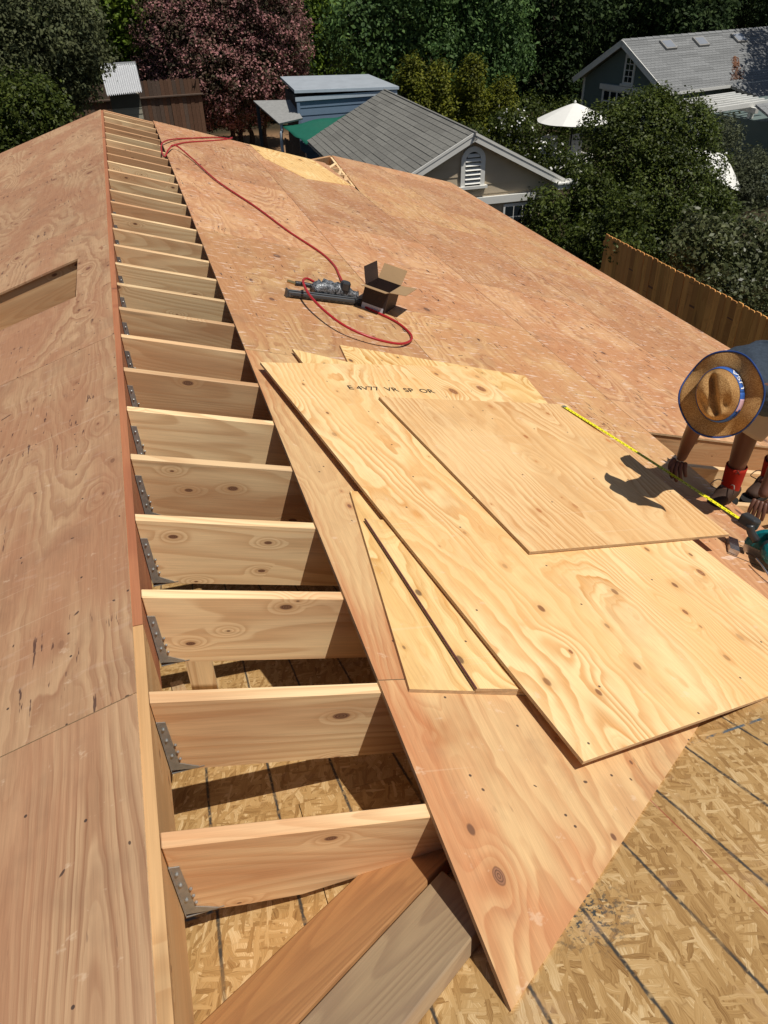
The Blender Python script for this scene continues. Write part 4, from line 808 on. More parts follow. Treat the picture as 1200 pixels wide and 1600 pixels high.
# small shed with a corrugated roof
M_cor = plain('corrugated_steel', (.62, .63, .64), .35, .5, .35, var=.1); M_crm = plain('cream_siding', (.36, .335, .26), .7, .2, var=.08); M_drk = plain('dark_gable_panel', (.10, .095, .075), .8, .15)
ss_ = thing('garden_shed', (.5, 30.2, G), 'narrow cream garden shed with a bright corrugated metal roof by the old fence', 'shed')
m = MB(); N = 17*6
p00, p10, p01, p11 = Vector((-.19, 30.75, -1.20)), Vector((1.03, 30.75, -1.19)), Vector((-.13, 29.55, -1.98)), Vector((1.04, 29.45, -1.92))
for i in range(N+1):
    s = i/N; z = .028*math.cos(2*math.pi*s*17)
    for e in (0, -.004): m.v += [tuple(p00.lerp(p10, s)+Vector((0, 0, z+e))), tuple(p01.lerp(p11, s)+Vector((0, 0, z+e)))]
m.f = [(4*i, 4*i+1, 4*i+5, 4*i+4) for i in range(N)] + [(4*i+2, 4*i+6, 4*i+7, 4*i+3) for i in range(N)]; m.obj('corrugated_roof', M_cor, ss_, smooth=True)
MB().box(-.19, 1.03, 30.72, 30.78, -1.22, -1.14).obj('ridge_flashing', M_cor, ss_)
siding(ss_, I4, lambda z: (-.06, .93), G, -2.42, .17, 29.75, M_crm); MB().box(-.06, .93, 29.73, 29.76, -2.42, -2.02).obj('front_panel', M_drk, ss_); MB().box(-.04, .91, 29.76, 30.7, G, -2.05).obj('wall', M_crm, ss_)
# old two tier fence at the back
of = thing('old_fence', (2, 33.2, G), 'old dark two tier board fence behind the garden shed and the pink tree', 'fence')
pk = [MB().box(-.072, .072, -.01, .01, 0, 2.45).mesh('picket', mt) for mt in (M_old, M_oldr)]; pk2 = [MB().prism([(-.072, 0), (.072, 0), (.072, .50), (.045, .55), (-.045, .55), (-.072, .50)], -.01, .01, Matrix(((1, 0, 0, 0), (0, 0, -1, 0), (0, 1, 0, 0), (0, 0, 0, 1)))).mesh('picket', mt) for mt in (M_old, M_oldr)]
for k in range(44):
    x = -3.2+.15*k; inst('picket', random.choice(pk), of, TR(x, 33.0+random.uniform(-.01, .01), G)); inst('picket', random.choice(pk2), of, TR(x, 33.12, G+2.48+random.uniform(-.03, .02)))
MB().box(-3.3, 3.4, 32.90, 33.15, G+2.45, G+2.49).obj('ledge', M_old, of)
for i, (x, y, r, h, lb) in enumerate([(5.35, 34.9-2.6, .24, .34, 'black plant pot on the bare earth left of the tree trunks'), (6.0, 33.6-1.4, .22, .3, 'black plant pot nearest the blue shed on bare earth'), (4.75, 32.0, .2, .28, 'small dark pot in the shade behind the tree trunks')]):
    o = MB().lathe([(r*.75, 0), (r, h), (r*1.05, h), (r*1.05, h+.03), (r*.9, h+.03), (r*.88, h-.05)], 16).obj('plant_pot', Mg_blk, None, TR(x, y, G), label=lb, category='plant pot', group='pots on the bare earth')
# redwood fence on the right: every picket a part
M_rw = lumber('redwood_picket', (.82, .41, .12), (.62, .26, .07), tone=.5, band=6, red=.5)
rf = thing('redwood_fence', (9.3, 8, G), 'new orange redwood dog-eared picket fence along the right side yard', 'fence')
MP = Matrix(((0, 0, 1, 0), (0, -1, 0, 0), (1, 0, 0, 0), (0, 0, 0, 1)))
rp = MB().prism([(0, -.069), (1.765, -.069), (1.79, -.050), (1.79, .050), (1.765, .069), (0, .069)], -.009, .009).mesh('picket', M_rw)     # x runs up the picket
Wup = Matrix(((0, 0, -1, 0), (0, 1, 0, 0), (1, 0, 0, 0), (0, 0, 0, 1)))
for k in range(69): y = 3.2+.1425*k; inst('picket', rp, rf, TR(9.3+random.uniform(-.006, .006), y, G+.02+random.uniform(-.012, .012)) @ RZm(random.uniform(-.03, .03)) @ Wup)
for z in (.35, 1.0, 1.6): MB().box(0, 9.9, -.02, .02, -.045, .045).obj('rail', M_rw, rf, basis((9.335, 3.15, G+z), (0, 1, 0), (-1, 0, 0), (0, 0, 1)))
# grey green house
M_hs = plain('grey_green_siding', (.135, .175, .165), .7, .2, var=.06, scale=3); M_hr = plain('light_grey_shingle', (.21, .215, .215), .9, .1, var=.35, scale=14, bump=.3)
u2 = Vector((.98, .2)).normalized(); Wh2 = gframe((20.4, 30.9), u2); ho = thing('green_grey_house', Wh2.translation, 'grey green house with pale shingle roof, skylights and white trimmed gable window', 'house')
HW2, DR2, ZR2, L2 = 2.78, 1.59, 3.63, 15
Wsl = roof(ho, Wh2, 1, HW2+.1, DR2+.057, ZR2, 0, L2, .145, .22, M_hr, pieces=True, tabs=5); roof(ho, Wh2, -1, HW2, DR2, ZR2, 0, L2, .145, .22, M_hr, pieces=False); rake(ho, Wh2, HW2, DR2, ZR2, 0, M_wht, w=.20)
for k in range(36): MB().add([(-.12, k*.41, ZR2-.045), (-.12, k*.41+.40, ZR2-.045), (.12, k*.41, ZR2-.045), (.12, k*.41+.40, ZR2-.045), (0, k*.41, ZR2+.03), (0, k*.41+.40, ZR2+.015)], [(0, 4, 5, 1), (4, 2, 3, 5), (0, 2, 4), (1, 5, 3), (0, 1, 3, 2)]).obj('ridge_shingle', M_hr, ho, Wh2)
hw2 = lambda z: (-min(2.4, (ZR2-.19-z)/DR2*HW2), min(2.4, (ZR2-.19-z)/DR2*HW2))
m = MB(); m.prism([(-2.38, 0), (2.38, 0), (2.38, 2.0), (0, ZR2-.23), (-2.38, 2.0)], -.52, -.402, Matrix(((1, 0, 0, 0), (0, 0, -1, 0), (0, 1, 0, 0), (0, 0, 0, 1)))); m.obj('gable_wall', M_hs, ho, Wh2)
siding(ho, Wh2, hw2, 0, ZR2-.24, .20, .400, M_hs)
MB().box(2.36, 2.42, .55, 14, 0, 2.05).obj('side_wall', M_hs, ho, Wh2); MB().box(-2.42, -2.36, .55, 14, 0, 2.1).obj('side_wall', M_hs, ho, Wh2); MB().box(-2.48, -2.36, .36, .44, 0, 2.05).obj('corner_board', M_wht, ho, Wh2)
MB().box(HW2+.02, HW2+.14, 0, 14, ZR2-DR2-.16, ZR2-DR2-.055).obj('gutter', M_wht, ho, Wh2)
wf = MB().box(-.02, .60, .33, .38, 2.02, 3.10).obj('window', M_wht, ho, Wh2); MB().box(-.10, .68, .28, .40, 1.94, 2.02).obj('sill', M_wht, wf, Wh2)
for i in range(2):
    for j in range(4): MB().box(.09+.225*i, .27+.225*i, .322, .329, 2.10+.225*j, 2.29+.225*j).obj('pane', M_glass, wf, Wh2)
dr = MB().box(-1.15, 1.55, .33, .38, 0, 1.80).obj('french_door_frame', M_wht, ho, Wh2); MB().box(-1.30, 1.70, .28, .40, 1.72, 1.92).obj('door_header', M_wht, dr, Wh2)
for i in range(6):
    for j in range(4): MB().box(-1.02+.42*i, -.70+.42*i, .322, .329, .12+.40*j, .46+.40*j).obj('pane', M_glass, dr, Wh2)
M_frame = plain('skylight_frame', (.28, .27, .25), .5, .4); M_sgl = plain('skylight_glass', (.25, .27, .30), .15, .6)
for (sx_, sy_) in ((.35, 1.75), (.35, 3.65), (.33, 6.0)):
    q = Wsl @ TR(sx_, sy_, 0); sk = MB().box(0, .55, 0, .62, 0, .09).obj('skylight', M_frame, ho, q); MB().box(.06, .49, .06, .56, .09, .096).obj('glass', M_sgl, sk, q)
# annex with a french door and its own roof corner
an = thing('house_annex', (20.5, 21.5, G), 'low annex with a white glazed door and shingled roof corner beside the pergola', 'annex')
Wa = TR(19.95, 20.75, G) @ RZm(.2); MB().box(0, 5, 0, 4, 0, 2.0).obj('wall', M_hs, an, Wa)
Wr_ = Wa @ basis((-.35, -.35, 2.08), (0, 1, .42), (1, 0, 0), (0, -.42, 1)); roofn = MB()
for i in range(7):
    x = .15*(6-i)
    for k in range(20): roofn.box(x, x+.17, k*.28+.004, k*.28+.276, .0+.008*(i % 2)*0, .012+random.choice((0, .004)))
MB().box(0, 1.05, 0, 5.6, -.05, -.002).obj('roof_deck', M_soff, an, Wa @ basis((-.35, -.35, 2.08), (0, 1, .42), (-1, 0, 0), (0, -.42, 1)) @ TR(0, -5.6, 0)); 
Wr2 = Wa @ basis((-.35, -.35, 2.08), (0, 1, .42), (-1, 0, 0), (0, -.42, 1)) @ TR(0, -5.6, 0); roofn.obj('shingle_field', M_hr, an, Wr2, kind='stuff')
MB().box(-.4, 5.3, -.46, -.36, 1.96, 2.06).obj('gutter', M_wht, an, Wa); d_ = MB().box(.45, 1.75, -.06, 0, 0, 1.95).obj('door_frame', M_wht, an, Wa)
for i in range(2):
    for j in range(5): MB().box(.68+.45*i, 1.04+.45*i, -.068, -.061, .12+.34*j, .42+.34*j).obj('pane', M_glass, d_, Wa)
# lower wing of the main roof running down to the right
wg = MB()
for i in range(11):
    x = math.hypot(HW2+.1, DR2+.057)+.15*i; k0 = 3.55+.17*i
    for k in range(36):
        a = k0+k*.3
        if a < 14.7: wg.box(x, x+.165, a+.004, a+.296, -.004-.0, .010+random.choice((0, .004)))
wg.obj('wing_shingles', M_hr, ho, Wsl, kind='stuff'); MB().add([(3.2, 3.50, -.05), (4.9, 5.45, -.05), (4.9, 15, -.05), (3.2, 15, -.05), (3.2, 3.50, -.008), (4.9, 5.45, -.008), (4.9, 15, -.008), (3.2, 15, -.008)], [(3, 2, 1, 0), (4, 5, 6, 7), (0, 1, 5, 4), (1, 2, 6, 5), (2, 3, 7, 6), (3, 0, 4, 7)]).obj('wing_deck', M_soff, ho, Wsl)
MB().box(0, 2.55, -.06, 0, -.11, .0).obj('gutter', M_wht, ho, Wsl @ basis((3.20, 3.48, 0), (1.7, 1.95, 0), (1.95, -1.7, 0), (0, 0, 1)) if False else Wsl @ TR(3.20, 3.48, 0) @ RZm(math.atan2(1.95, 1.7)))
# pergola
pg = thing('pergola', (18.9, 22.3, G), 'white slatted pergola against the grey green house', 'pergola')
for k in range(7):
    c0 = Vector((20.62-.02*k, 24.0-.32*k, -2.60)); dd = Vector((-.975, -.22, 0)); MB().box(-.25, 3.7, -.035, .035, -.07, .07).obj('slat', M_wht, pg, basis(c0, dd, Vector((0, 0, 1)).cross(dd), (0, 0, 1)))
for (x, y) in ((19.9, 22.9), (17.6, 22.5)): MB().box(-.06, .06, -1.25, 1.25, -.23, -.075).obj('beam', M_wht, pg, TR(x, y, -2.6) @ RZm(.0))
for (x, y) in ((19.9, 21.9), (17.6, 21.5), (17.6, 23.6)): MB().box(-.07, .07, -.07, .07, 0, 2.16).obj('post', M_wht, pg, TR(x, y, G))
# umbrellas and patio chairs
M_canv = plain('white_canvas', (.80, .79, .74), .8, .1, var=.03); M_pole = plain('dark_pole', (.03, .035, .04), .5, .3)
def umbrella(loc, R, zt, label, tilt=0.0, tiltdir=0.0):
    t = thing('patio_umbrella', (loc[0], loc[1], G), label, 'umbrella', 'white patio umbrellas', rotz=tiltdir); W = TR(loc[0], loc[1], zt) @ RZm(tiltdir) @ Matrix.Rotation(tilt, 4, 'X')
    m = MB(); K = 8
    for i in range(6):
        r = R*i/5
        for k in range(32):
            a = 2*math.pi*k/32; s = abs(math.sin(a*K/2)); rr_ = r*(1-.045*s*(i/5)); m.v.append((rr_*math.cos(a), rr_*math.sin(a), -.50*(i/5)**1.15*R/1.2-.05*s*math.sin(math.pi*i/5)*0+ -.02*s*(i/5)))
    m.f = [(i*32+k, (i+1)*32+k, (i+1)*32+(k+1) % 32, i*32+(k+1) % 32) for i in range(5) for k in range(32)]
    o = m.obj('canopy', M_canv, t, W); o.modifiers.new('s', 'SOLIDIFY').thickness = .006
    MB().lathe([(.02, 0), (.05, .01), (.03, .06), (.01, .08)], 10).obj('finial', M_canv, t, W)
    for k in range(8): a = 2*math.pi*k/8; MB().tube([(0, 0, -.03), (R*.97*math.cos(a), R*.97*math.sin(a), -.50*R/1.2-.02)], .008, 5).obj('rib', M_pole, t, W)
    MB().tube([(loc[0], loc[1], G), (loc[0], loc[1], zt-.02)], .025, 10).obj('pole', M_pole, t); MB().lathe([(.28, 0), (.26, .06), (.05, .1), (.035, .3)], 20).obj('base', M_pole, t, TR(loc[0], loc[1], G))
umbrella((15.15, 25.0), 1.28, -2.62, 'open white patio umbrella in front of the grey green house gable')
umbrella((17.0, 19.2), 1.05, -3.4, 'white patio umbrella mostly hidden behind the large green bush', .55, .9)
M_cush = plain('cream_cushion', (.78, .74, .68), .85, .1, var=.04)
def chair(x, y, rot, label):
    t = thing('patio_chair', (x, y, G), label, 'chair', 'cream patio chairs under the umbrella', rotz=rot); W = TR(x, y, G) @ RZm(rot)
    for nm, b in (('seat', (-.3, .3, -.3, .3, .30, .46)), ('backrest', (-.3, .3, .2, .34, .47, 1.28)), ('armrest', (-.40, -.31, -.3, .3, .2, .66)), ('armrest', (.31, .40, -.3, .3, .2, .66))):
        o = MB().box(*b).obj(nm, M_cush, t, W); o.modifiers.new('b', 'BEVEL').width = .03
    for sx_ in (-1, 1):
        for sy_ in (-1, 1): MB().box(sx_*.33-.02, sx_*.33+.02, sy_*.26-.02, sy_*.26+.02, 0, .30).obj('leg', M_cush, t, W)
chair(14.6, 25.4, -.2, 'cream patio chair left of the umbrella pole'); chair(15.75, 25.3, .3, 'cream patio chair right of the umbrella pole')
# far pale roof glimpsed over the trees, low wall top at the right
fb = thing('far_building', (13.6, 55, G), 'distant dark building with a pale roof edge glimpsed above the green tree', 'building')
MB().box(11.8, 15.4, 55, 58, 0, 3.6).obj('wall', M_blk, fb, TR(0, 0, G)); MB().box(11.5, 15.7, 54.7, 58.3, 3.6, 3.72).obj('roof_edge', M_wht, fb, TR(0, 0, G)); MB().box(12.2, 13.2, 54.95, 54.99, 1.8, 2.8).obj('window', M_glass, fb, TR(0, 0, G))
lr = thing('low_shed_roof', (16.5, 14.4, G), 'low grey flat roofed shed among the shrubs at the right edge', 'shed')
MB().box(15.6, 19.6, 12.9, 15.2, 0, 1.35).obj('wall', M_blk, lr, TR(0, 0, G)); MB().box(15.4, 19.8, 12.7, 15.4, 1.35, 1.43).obj('roof', M_roll, lr, TR(0, 0, G))

# ------------------------------------------------------------------ trees and shrubs: leaves are small real faces
M_bark = plain('bark', (.075, .055, .042), .9, .1, var=.4, scale=10)
def leaf_cloud(name, blobs, n, size, mat, par, per=9, spread=.16, seed=1, aspect=.55, up=.5, droop=0.0, shell=.22, keep=None):
    g = np.random.default_rng(seed); B = np.array(blobs, float); w = B[:, 3]**2; w /= w.sum(); nc = max(1, n//per)
    bi = g.choice(len(B), nc*2, p=w); d = g.normal(size=(nc*2, 3)); d /= np.linalg.norm(d, axis=1)[:, None]
    lum = 1+.13*np.sin(d[:, 0]*5+bi)*np.cos(d[:, 1]*6-bi*1.7)+.09*np.sin(d[:, 2]*11+bi*2.3+d[:, 0]*7)
    c = B[bi, :3]+d*(B[bi, 3]*lum*(1-np.abs(g.normal(size=nc*2))*shell))[:, None]
    dm = np.linalg.norm(c[:, None, :]-B[None, :, :3], axis=2)/B[None, :, 3]; ok = (dm.min(axis=1) > .55) | (g.random(nc*2) < .12); ok &= c[:, 2] > G+.05
    if keep is not None: ok &= keep(c)
    c = c[ok][:nc]; d = d[ok][:nc]; r = B[bi[ok][:nc], 3]; nc = len(c)
    sp = (.10+spread*r)[:, None, None] if False else np.full((nc, 1, 1), 1.0)*(size*1.9)
    P = c[:, None, :]+g.normal(size=(nc, per, 3))*sp; P = P.reshape(-1, 3); D = np.repeat(d, per, axis=0)
    N = D*.8+g.normal(size=P.shape)*.75+np.array([0, 0, up]); N /= np.linalg.norm(N, axis=1)[:, None]
    A = np.cross(N, g.normal(size=P.shape)); A /= np.linalg.norm(A, axis=1)[:, None]; A[:, 2] -= droop; A /= np.linalg.norm(A, axis=1)[:, None]; Bv = np.cross(N, A)
    s = size*(.6+.8*g.random(len(P)))[:, None]; V = np.stack([P-A*s, P-Bv*s*aspect+N*s*.12, P+A*s, P+Bv*s*aspect+N*s*.12], axis=1).reshape(-1, 3); k = len(P)
    me = bpy.data.meshes.new(name); me.vertices.add(4*k); me.vertices.foreach_set('co', V.ravel()); me.loops.add(4*k); me.loops.foreach_set('vertex_index', np.arange(4*k)); me.polygons.add(k)
    me.polygons.foreach_set('loop_start', np.arange(0, 4*k, 4)); me.polygons.foreach_set('loop_total', np.full(k, 4)); me.update(calc_edges=True); me.materials.append(mat)
    return inst(name, me, par, Matrix.Identity(4))
def tree(name, base, blobs, n, size, mat, label, cat='tree', group=None, trunk=.16, stems=1, limb=.05, **kw):
    t = thing(name, (base[0], base[1], G), label, cat, group); leaf_cloud('crown', blobs, n, size, mat, t, **kw)
    rs = random.Random(len(blobs)*7+int(base[0]*10)); zmin = min(b[2]-b[3] for b in blobs); zj = max(G+.25, min(zmin+.3, G+2.2)); m = MB()
    for s in range(stems):
        bx = base[0]+(s-(stems-1)/2)*.42+rs.uniform(-.1, .1); by = base[1]+rs.uniform(-.2, .2); tx_, ty_ = bx+rs.uniform(-.35, .35), by+rs.uniform(-.2, .2)
        m.tube(catmull([(bx, by, G-.05), (bx+rs.uniform(-.08, .08), by, (G+zj)/2), (tx_, ty_, zj)], 5), [trunk*(1-.45*i/10) for i in range(11)], 9)
        for b in blobs[s::stems]: q = Vector(b[:3]); a = Vector((tx_, ty_, zj-.05)); mid = a.lerp(q, .5)+Vector((rs.uniform(-.2, .2), rs.uniform(-.2, .2), .12)); m.tube(catmull([a, mid, q], 4), [max(.012, trunk*.5*(1-.8*i/8)) for i in range(9)], 6)
    m.obj('trunk', M_bark, t, smooth=True, **({'kind': 'stuff'} if False else {})); return t
BL = {
'olive': [(-1.77,27.0,0.21,1.96),(-0.83,27.6,-0.31,1.15),(-2.61,26.5,-0.88,1.62),(-1.30,27.0,-1.28,0.9),(-1.81,27.0,-0.59,1.62),(-3.74,27.0,-0.02,2.09)],
'leftbush': [(-2.20,21.0,-1.29,0.88),(-1.51,21.3,-1.33,0.60),(-2.67,20.5,-1.89,0.52),(-1.30,21.3,-1.50,0.34),(-3.33,21.0,-1.49,1.11),(-1.70,21.3,-0.98,0.52),(-2.6,21.0,-2.6,1.2)],
'green_l': [(0.96,37.0,-0.17,1.62),(-0.23,37.6,-1.0,1.25),(1.61,37.0,-1.31,1.25),(0.57,37.4,-1.95,1.25),(-0.64,37.0,0.32,1.56),(2.26,37.0,-0.0,1.25),(0.93,37.0,1.31,1.87),(0.2,38,-3.2,1.4)],
'myrtle': [(2.66,31.0,-0.55,1.45),(4.28,31.4,-0.23,1.59),(5.83,31.0,-0.69,1.5),(3.39,30.6,-1.56,1.45),(1.79,31.0,-1.67,0.8),(5.12,30.7,-1.86,1.4),(6.4,31.0,-1.63,0.8),(4.16,31.0,-2.54,1.0),(5.7,31.0,-2.45,0.65),(3.27,31.0,0.37,1.32),(5.51,31.0,0.48,1.46),(3.41,31.0,-2.81,0.65)],
'green_m': [(10.82,44.0,-1.13,1.52),(10.03,44.0,-2.51,1.33),(11.21,44.0,-0.43,1.2),(11.71,44.0,-3.18,1.53),(9.86,44.0,-0.75,1.2)],
'maple': [(10.61,36.0,-0.97,1.5),(12.35,36.5,-0.57,1.92),(14.42,36.0,-0.89,1.95),(16.55,36.0,-0.74,1.99),(17.6,36.0,-2.26,1.28),(11.73,36.0,-2.21,1.44),(14.14,35.6,-2.09,1.63),(16.32,35.6,-2.2,1.6),(10.54,36.0,-2.4,0.95),(12.94,36.5,0.77,2.25),(15.85,36.5,0.91,2.31),(13,37,-4,1.6),(15.5,37,-4,1.6)],
'dark_r': [(21.86,40.0,-1.39,2.1),(23.56,40.5,-3.17,1.56),(21.75,39.6,-3.65,1.72),(24.39,40.0,-1.22,1.95),(22.76,40.0,-4.84,1.5),(21.16,40.0,-4.6,1.2),(26.92,40.0,-0.76,2.01),(21.64,40.0,0.48,2.28),(19.6,41,-1.5,2),(19.5,41,-3.8,1.8)],
'far_r': [(33.43,50.0,-1.31,2.0),(36.76,50.5,-1.25,1.96),(40.19,50.0,-1.2,2.02),(43.39,50.0,-1.66,2.19),(46.17,50.0,-2.13,2.82),(37.83,50.0,0.25,3.12),(42.29,50.0,0.13,3.25),(31.44,50.0,-0.56,1.96),(35,50.5,-3.2,2),(39,50.5,-3.2,2),(30,50,-3,2)],
'flowery': [(11.46,21.5,-2.71,0.42),(12.03,21.2,-3.39,0.45),(12.70,21.0,-3.75,0.50),(11.12,21.5,-2.43,0.33),(13.2,21.0,-3.85,0.45),(10.72,21.5,-2.49,0.29),(12.0,21.5,-4.1,.7),(10.6,21.4,-3.6,.8),(9.9,21.6,-3.0,.6)],
'garagebush': [(10.25,15.5,-3.27,0.5),(10.35,15.5,-2.97,0.5),(10.4,15.3,-3.65,0.6),(10.1,15.0,-3.86,0.5),(10.2,14.8,-4.24,0.55),(10.63,15.5,-3.17,0.46),(10.7,15.2,-4.24,0.5)],
'bigbush': [(12.16,16.5,-2.15,1.02),(11.53,16.3,-2.6,0.87),(13.28,16.5,-2.31,0.95),(12.41,16.0,-3.43,1.35),(13.53,16.3,-3.38,1.15),(11.15,16.6,-1.87,0.58),(12.45,16.8,-1.82,0.71),(13.54,16.7,-1.95,0.62),(14.23,16.2,-4.24,0.95),(12.25,15.6,-4.4,1.09),(13.88,16.0,-4.6,0.95),(12.66,16.7,-1.56,0.46)],
'olivebush': [(17.25,19.9,-2.92,0.53),(17.18,19.7,-3.43,0.62),(18.2,19.5,-3.86,0.59),(18.3,19.3,-4.4,0.73),(17.6,18.9,-4.41,0.58),(18.95,19.5,-4.3,0.79)],
'citrus': [(10.69,11.5,-3.12,0.52),(11.38,11.5,-3.44,0.66),(11.93,11.5,-3.25,0.55),(12.18,11.4,-3.96,0.74),(10.71,11.3,-3.74,0.56),(11.60,11.2,-4.08,0.58),(10.12,11.5,-3.16,0.32),(10.40,11.7,-2.78,0.27),(10.5,10.5,-3.9,.6),(11.2,9.8,-4.0,.7),(11.4,11,-4.6,.6)],
}
BL['myrtle'] = [tuple((CAM+(Vector(b[:3])-CAM)*1.13))+(b[3]*1.13,) for b in BL['myrtle']]
BL['garagebush'] += [(9.75, 13.9, -3.7, .55), (9.9, 13.3, -3.9, .6), (10.1, 13.6, -3.0, .5), (9.30, 15.5, -3.30, .50), (9.15, 15.4, -3.8, .45), (9.5, 14.4, -3.9, .5), (9.75, 12.6, -3.5, .5)]
L_ol = leafmat('olive_leaves', [(0.065, 0.072, 0.032), (0.119, 0.130, 0.054), (0.090, 0.108, 0.054), (0.162, 0.172, 0.082)], .65, .15)
L_gr = leafmat('glossy_green_leaves', [(0.024, 0.038, 0.007), (0.058, 0.082, 0.013), (0.104, 0.129, 0.022), (0.036, 0.052, 0.008)], .5, .22)
L_br = leafmat('bright_green_leaves', [(0.077, 0.115, 0.016), (0.163, 0.240, 0.023), (0.115, 0.182, 0.023)], .6, .2)
L_dk = leafmat('dark_green_leaves', [(0.019, 0.035, 0.014), (0.039, 0.066, 0.022), (0.058, 0.088, 0.027)], .65, .12)
L_mp = leafmat('maple_leaves', [(0.038, 0.080, 0.025), (0.080, 0.148, 0.042), (0.126, 0.210, 0.059), (0.054, 0.106, 0.034)], .6, .2)
L_yg = leafmat('yellow_green_leaves', [(0.061, 0.074, 0.008), (0.135, 0.149, 0.012), (0.203, 0.203, 0.019)], .6, .2)
L_my = leafmat('myrtle_leaves', [(0.060, 0.060, 0.030), (0.112, 0.083, 0.051), (0.150, 0.083, 0.068), (0.083, 0.083, 0.039)], .6, .2)
L_pk = leafmat('pink_blossom', [(0.382, 0.168, 0.168), (0.517, 0.269, 0.258), (0.269, 0.124, 0.112), (0.427, 0.247, 0.202)], .8, .1)
L_gy = leafmat('grey_green_leaves', [(0.060, 0.066, 0.036), (0.102, 0.114, 0.060), (0.078, 0.090, 0.048)], .6, .2)
L_ct = leafmat('pale_glossy_leaves', [(0.050, 0.061, 0.020), (0.105, 0.121, 0.044), (0.176, 0.187, 0.088), (0.066, 0.083, 0.028)], .42, .35)
tree('olive_tree', (-1.9, 27), BL['olive'], 44000, .062, L_ol, 'large grey olive coloured tree filling the upper left corner', per=8, seed=2, trunk=.2)
tree('shrub', (-2.3, 21), BL['leftbush'], 17000, .055, L_gr, 'glossy green shrub just beyond the left roof edge', 'shrub', seed=3, trunk=.07, stems=2)
tree('green_tree', (.8, 37.2), BL['green_l'], 22000, .10, L_br, 'bright green tree between the olive tree and the pink tree', seed=4)
t = tree('crepe_myrtle', (5.25, 35.2), BL['myrtle'], 40000, .068, L_my, 'round crepe myrtle tree covered with dusty pink blossom', seed=5, trunk=.13, stems=4, limb=.06)
leaf_cloud('blossom', BL['myrtle'], 36000, .056, L_pk, t, per=16, seed=6, shell=.07, up=.8)
tree('green_tree', (10.8, 44.2), BL['green_m'], 11000, .11, L_br, 'light green tree in the gap right of the pink tree', seed=7)
tree('maple_tree', (13.8, 36.6), BL['maple'], 42000, .10, L_mp, 'broad dark green maple tree behind the blue shed and the tan garage', seed=8, per=10, trunk=.22, droop=.4)
tree('dark_tree', (22.5, 40.4), BL['dark_r'], 24000, .12, L_dk, 'very dark tree directly behind the white umbrella', seed=9, trunk=.25)
tree('dark_tree', (38, 50.6), BL['far_r'], 26000, .14, L_dk, 'dark tree rising behind the grey green house roof', seed=10, trunk=.3)
tree('flowering_shrub', (11.9, 21.6), BL['flowery'], 15000, .045, L_gr, 'low shrub with white flowers beneath the umbrella', 'shrub', seed=11, trunk=.05, stems=2)
o = leaf_cloud('white_flowers', [b for b in BL['flowery'][:6]], 260, .05, M_canv, None, per=3, seed=12, shell=.03); o.name = 'white_flowers'; o['label'] = 'white rose blooms scattered over the shrub below the umbrella'; o['category'] = 'flowers'; o['kind'] = 'stuff'
tree('shrub', (10.5, 15.2), BL['garagebush'], 24000, .042, L_gr, 'dark shrub tucked between the tan garage corner and the redwood fence', 'shrub', seed=13, trunk=.05, stems=2)
tree('large_bush', (12.7, 16.3), BL['bigbush'], 60000, .040, L_gr, 'large dense green bush standing behind the redwood fence', 'bush', seed=14, trunk=.09, stems=3, per=10, up=.8)
tree('shrub', (17.8, 19.5), BL['olivebush'], 9000, .045, L_gy, 'grey green feathery shrub below the pergola', 'shrub', seed=15, trunk=.05, stems=2)
tree('citrus_bush', (11.3, 11.2), BL['citrus'], 15000, .050, L_ct, 'pale glossy leaved bush over the redwood fence at the right edge', 'bush', seed=16, trunk=.06, stems=2, per=7)
# yellow green cypresses in a clump
ygs = [((9.95, 27.0), .52, -1.15), ((11.0, 27.2), .62, -1.35), ((12.15, 27.0), .62, -1.25), ((13.3, 26.8), .66, -1.95)]
for i, ((x, y), r, zt) in enumerate(ygs):
    bl_ = [(x, y, zt-.5*r, r*.55), (x-.12, y, zt-1.3*r, r*.85), (x+.1, y, zt-2.3*r, r), (x, y, zt-3.4*r, r*1.05), (x+.05, y-.1, zt-4.4*r, r*1.0)]
    tree('upright_shrub', (x, y), bl_, 9000, .05, L_yg, ['yellow green upright shrub nearest the blue shed roof', 'second yellow green upright shrub from the blue shed', 'third yellow green upright shrub from the blue shed', 'lowest yellow green upright shrub nearest the umbrella'][i], 'shrub', 'yellow green upright shrubs', seed=20+i, trunk=.05, up=1.2)
tree('hedge', (16, 29.5), [(14.2, 29.3, -4.0, .9), (15.6, 29.4, -3.9, 1.0), (17.2, 29.0, -4.0, .9), (13.2, 28.6, -4.3, .7), (14.8, 28.6, -4.5, .6), (16.4, 27.4, -4.6, .5), (13.6, 25.6, -4.5, .55), (14.0, 27, -4.6, .5)], 12000, .06, L_gr, 'low green hedge behind the white umbrella and patio chairs', 'hedge', seed=60, trunk=.05, stems=3)
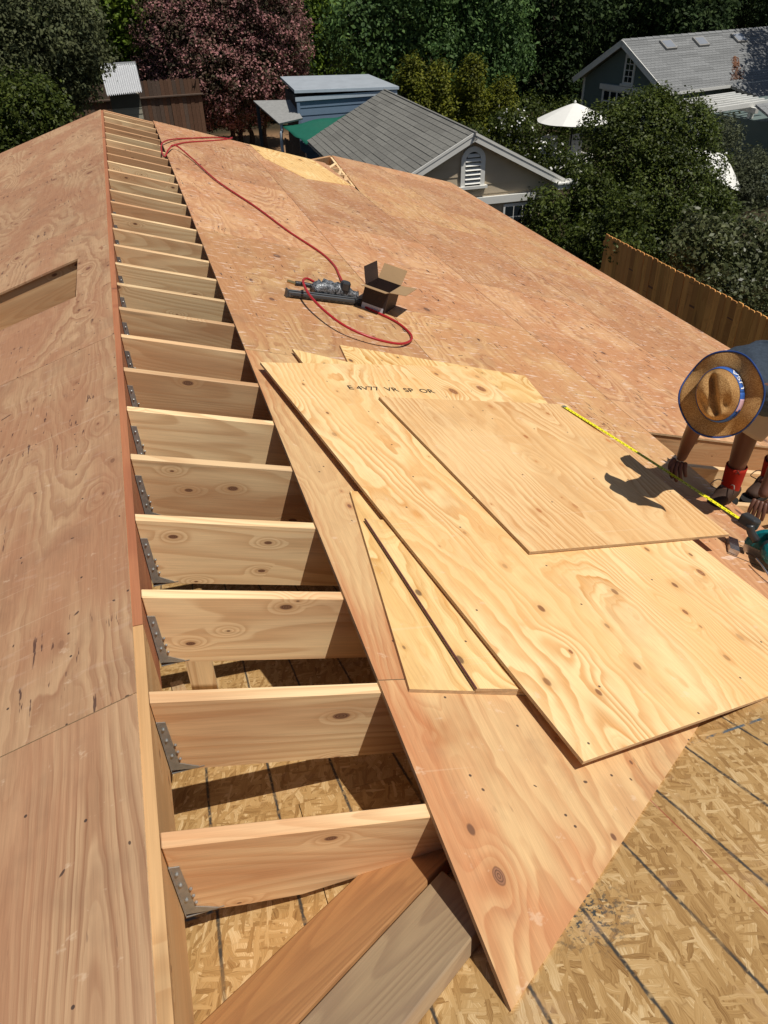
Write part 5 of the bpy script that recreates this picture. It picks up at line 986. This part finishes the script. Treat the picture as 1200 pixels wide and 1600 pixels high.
# filler wood behind everything
rs = random.Random(3); wood = []
for i in range(64): x = -32+i*1.55+rs.uniform(-.5, .5); y = 56+rs.uniform(-2, 6)-max(0, -x)*.15; wood += [(x, y, G+2.2, 2.4), (x+.6, y+.5, G+5.2+rs.uniform(-.5, .8), 2.3), (x, y+1, G+7.6+rs.uniform(-.5, 1), 2.0)]
o = leaf_cloud('distant_wood', wood, 90000, .21, L_dk, None, per=8, seed=30); o['kind'] = 'stuff'; o['label'] = 'dark mass of distant trees closing the view'; o['category'] = 'wood'
for i, (bl_, lb, nn_) in enumerate([([(-6.5, 31, -1, 2.3), (-8, 30, -2.5, 2.4), (-6, 32, .8, 2.0)], 'dark evergreen left of the olive tree beyond the left roof', 9000), ([(28.0, 37, -1.6, 1.5), (29, 38, -.6, 1.8), (27, 38, -.3, 1.5)], 'dark leafy tree close behind the shingled roof', 9000), ([(2.5, 42, -2.6, 2.0), (5.5, 43, -2.2, 2.4), (4.5, 43, .5, 2.6), (7.5, 43, -.5, 2.3), (8.0, 42, -3.0, 1.7), (4, 42, -4, 1.6), (6.5, 42, -4, 1.6)], 'dark green tree directly behind the pink tree', 22000)]):
    tree('evergreen_tree', (bl_[0][0], bl_[0][1]), bl_, nn_, .12, L_dk, lb, seed=40+i, trunk=.2)
# tree casting its shade over the far end of the shingled roof
tree('shade_tree', (29.5, 27.2), [(27.9, 26.9, 2.3, 1.2), (29.6, 27.2, 3.2, 1.7), (31.6, 27.6, 3.4, 2.0), (33.5, 29, 3.4, 2.2), (30.6, 29, 4.6, 1.6)], 14000, .11, L_dk, 'tall tree beyond the right edge shading the shingled roof', seed=50, trunk=.18)
M_lit = leafmat('rust_leaf_litter', [(.25, .09, .03), (.16, .06, .03), (.32, .14, .05)])
g_ = random.Random(5); m = MB()
for k in range(260):
    x = g_.uniform(1.7, 3.1); y = 4.2+(3.0-x)*.75+g_.gauss(0, .10)*(x-1.0); a = g_.uniform(0, 6.28); s = g_.uniform(.03, .06); m.add([(x+s*math.cos(a), y+s*math.sin(a), .02), (x-s*math.sin(a)*.6, y+s*math.cos(a)*.6, .03), (x-s*math.cos(a), y-s*math.sin(a), .02), (x+s*math.sin(a)*.6, y-s*math.cos(a)*.6, .03)], [(0, 1, 2, 3)])
m.obj('leaf_litter', M_lit, ho, Wsl, kind='stuff')
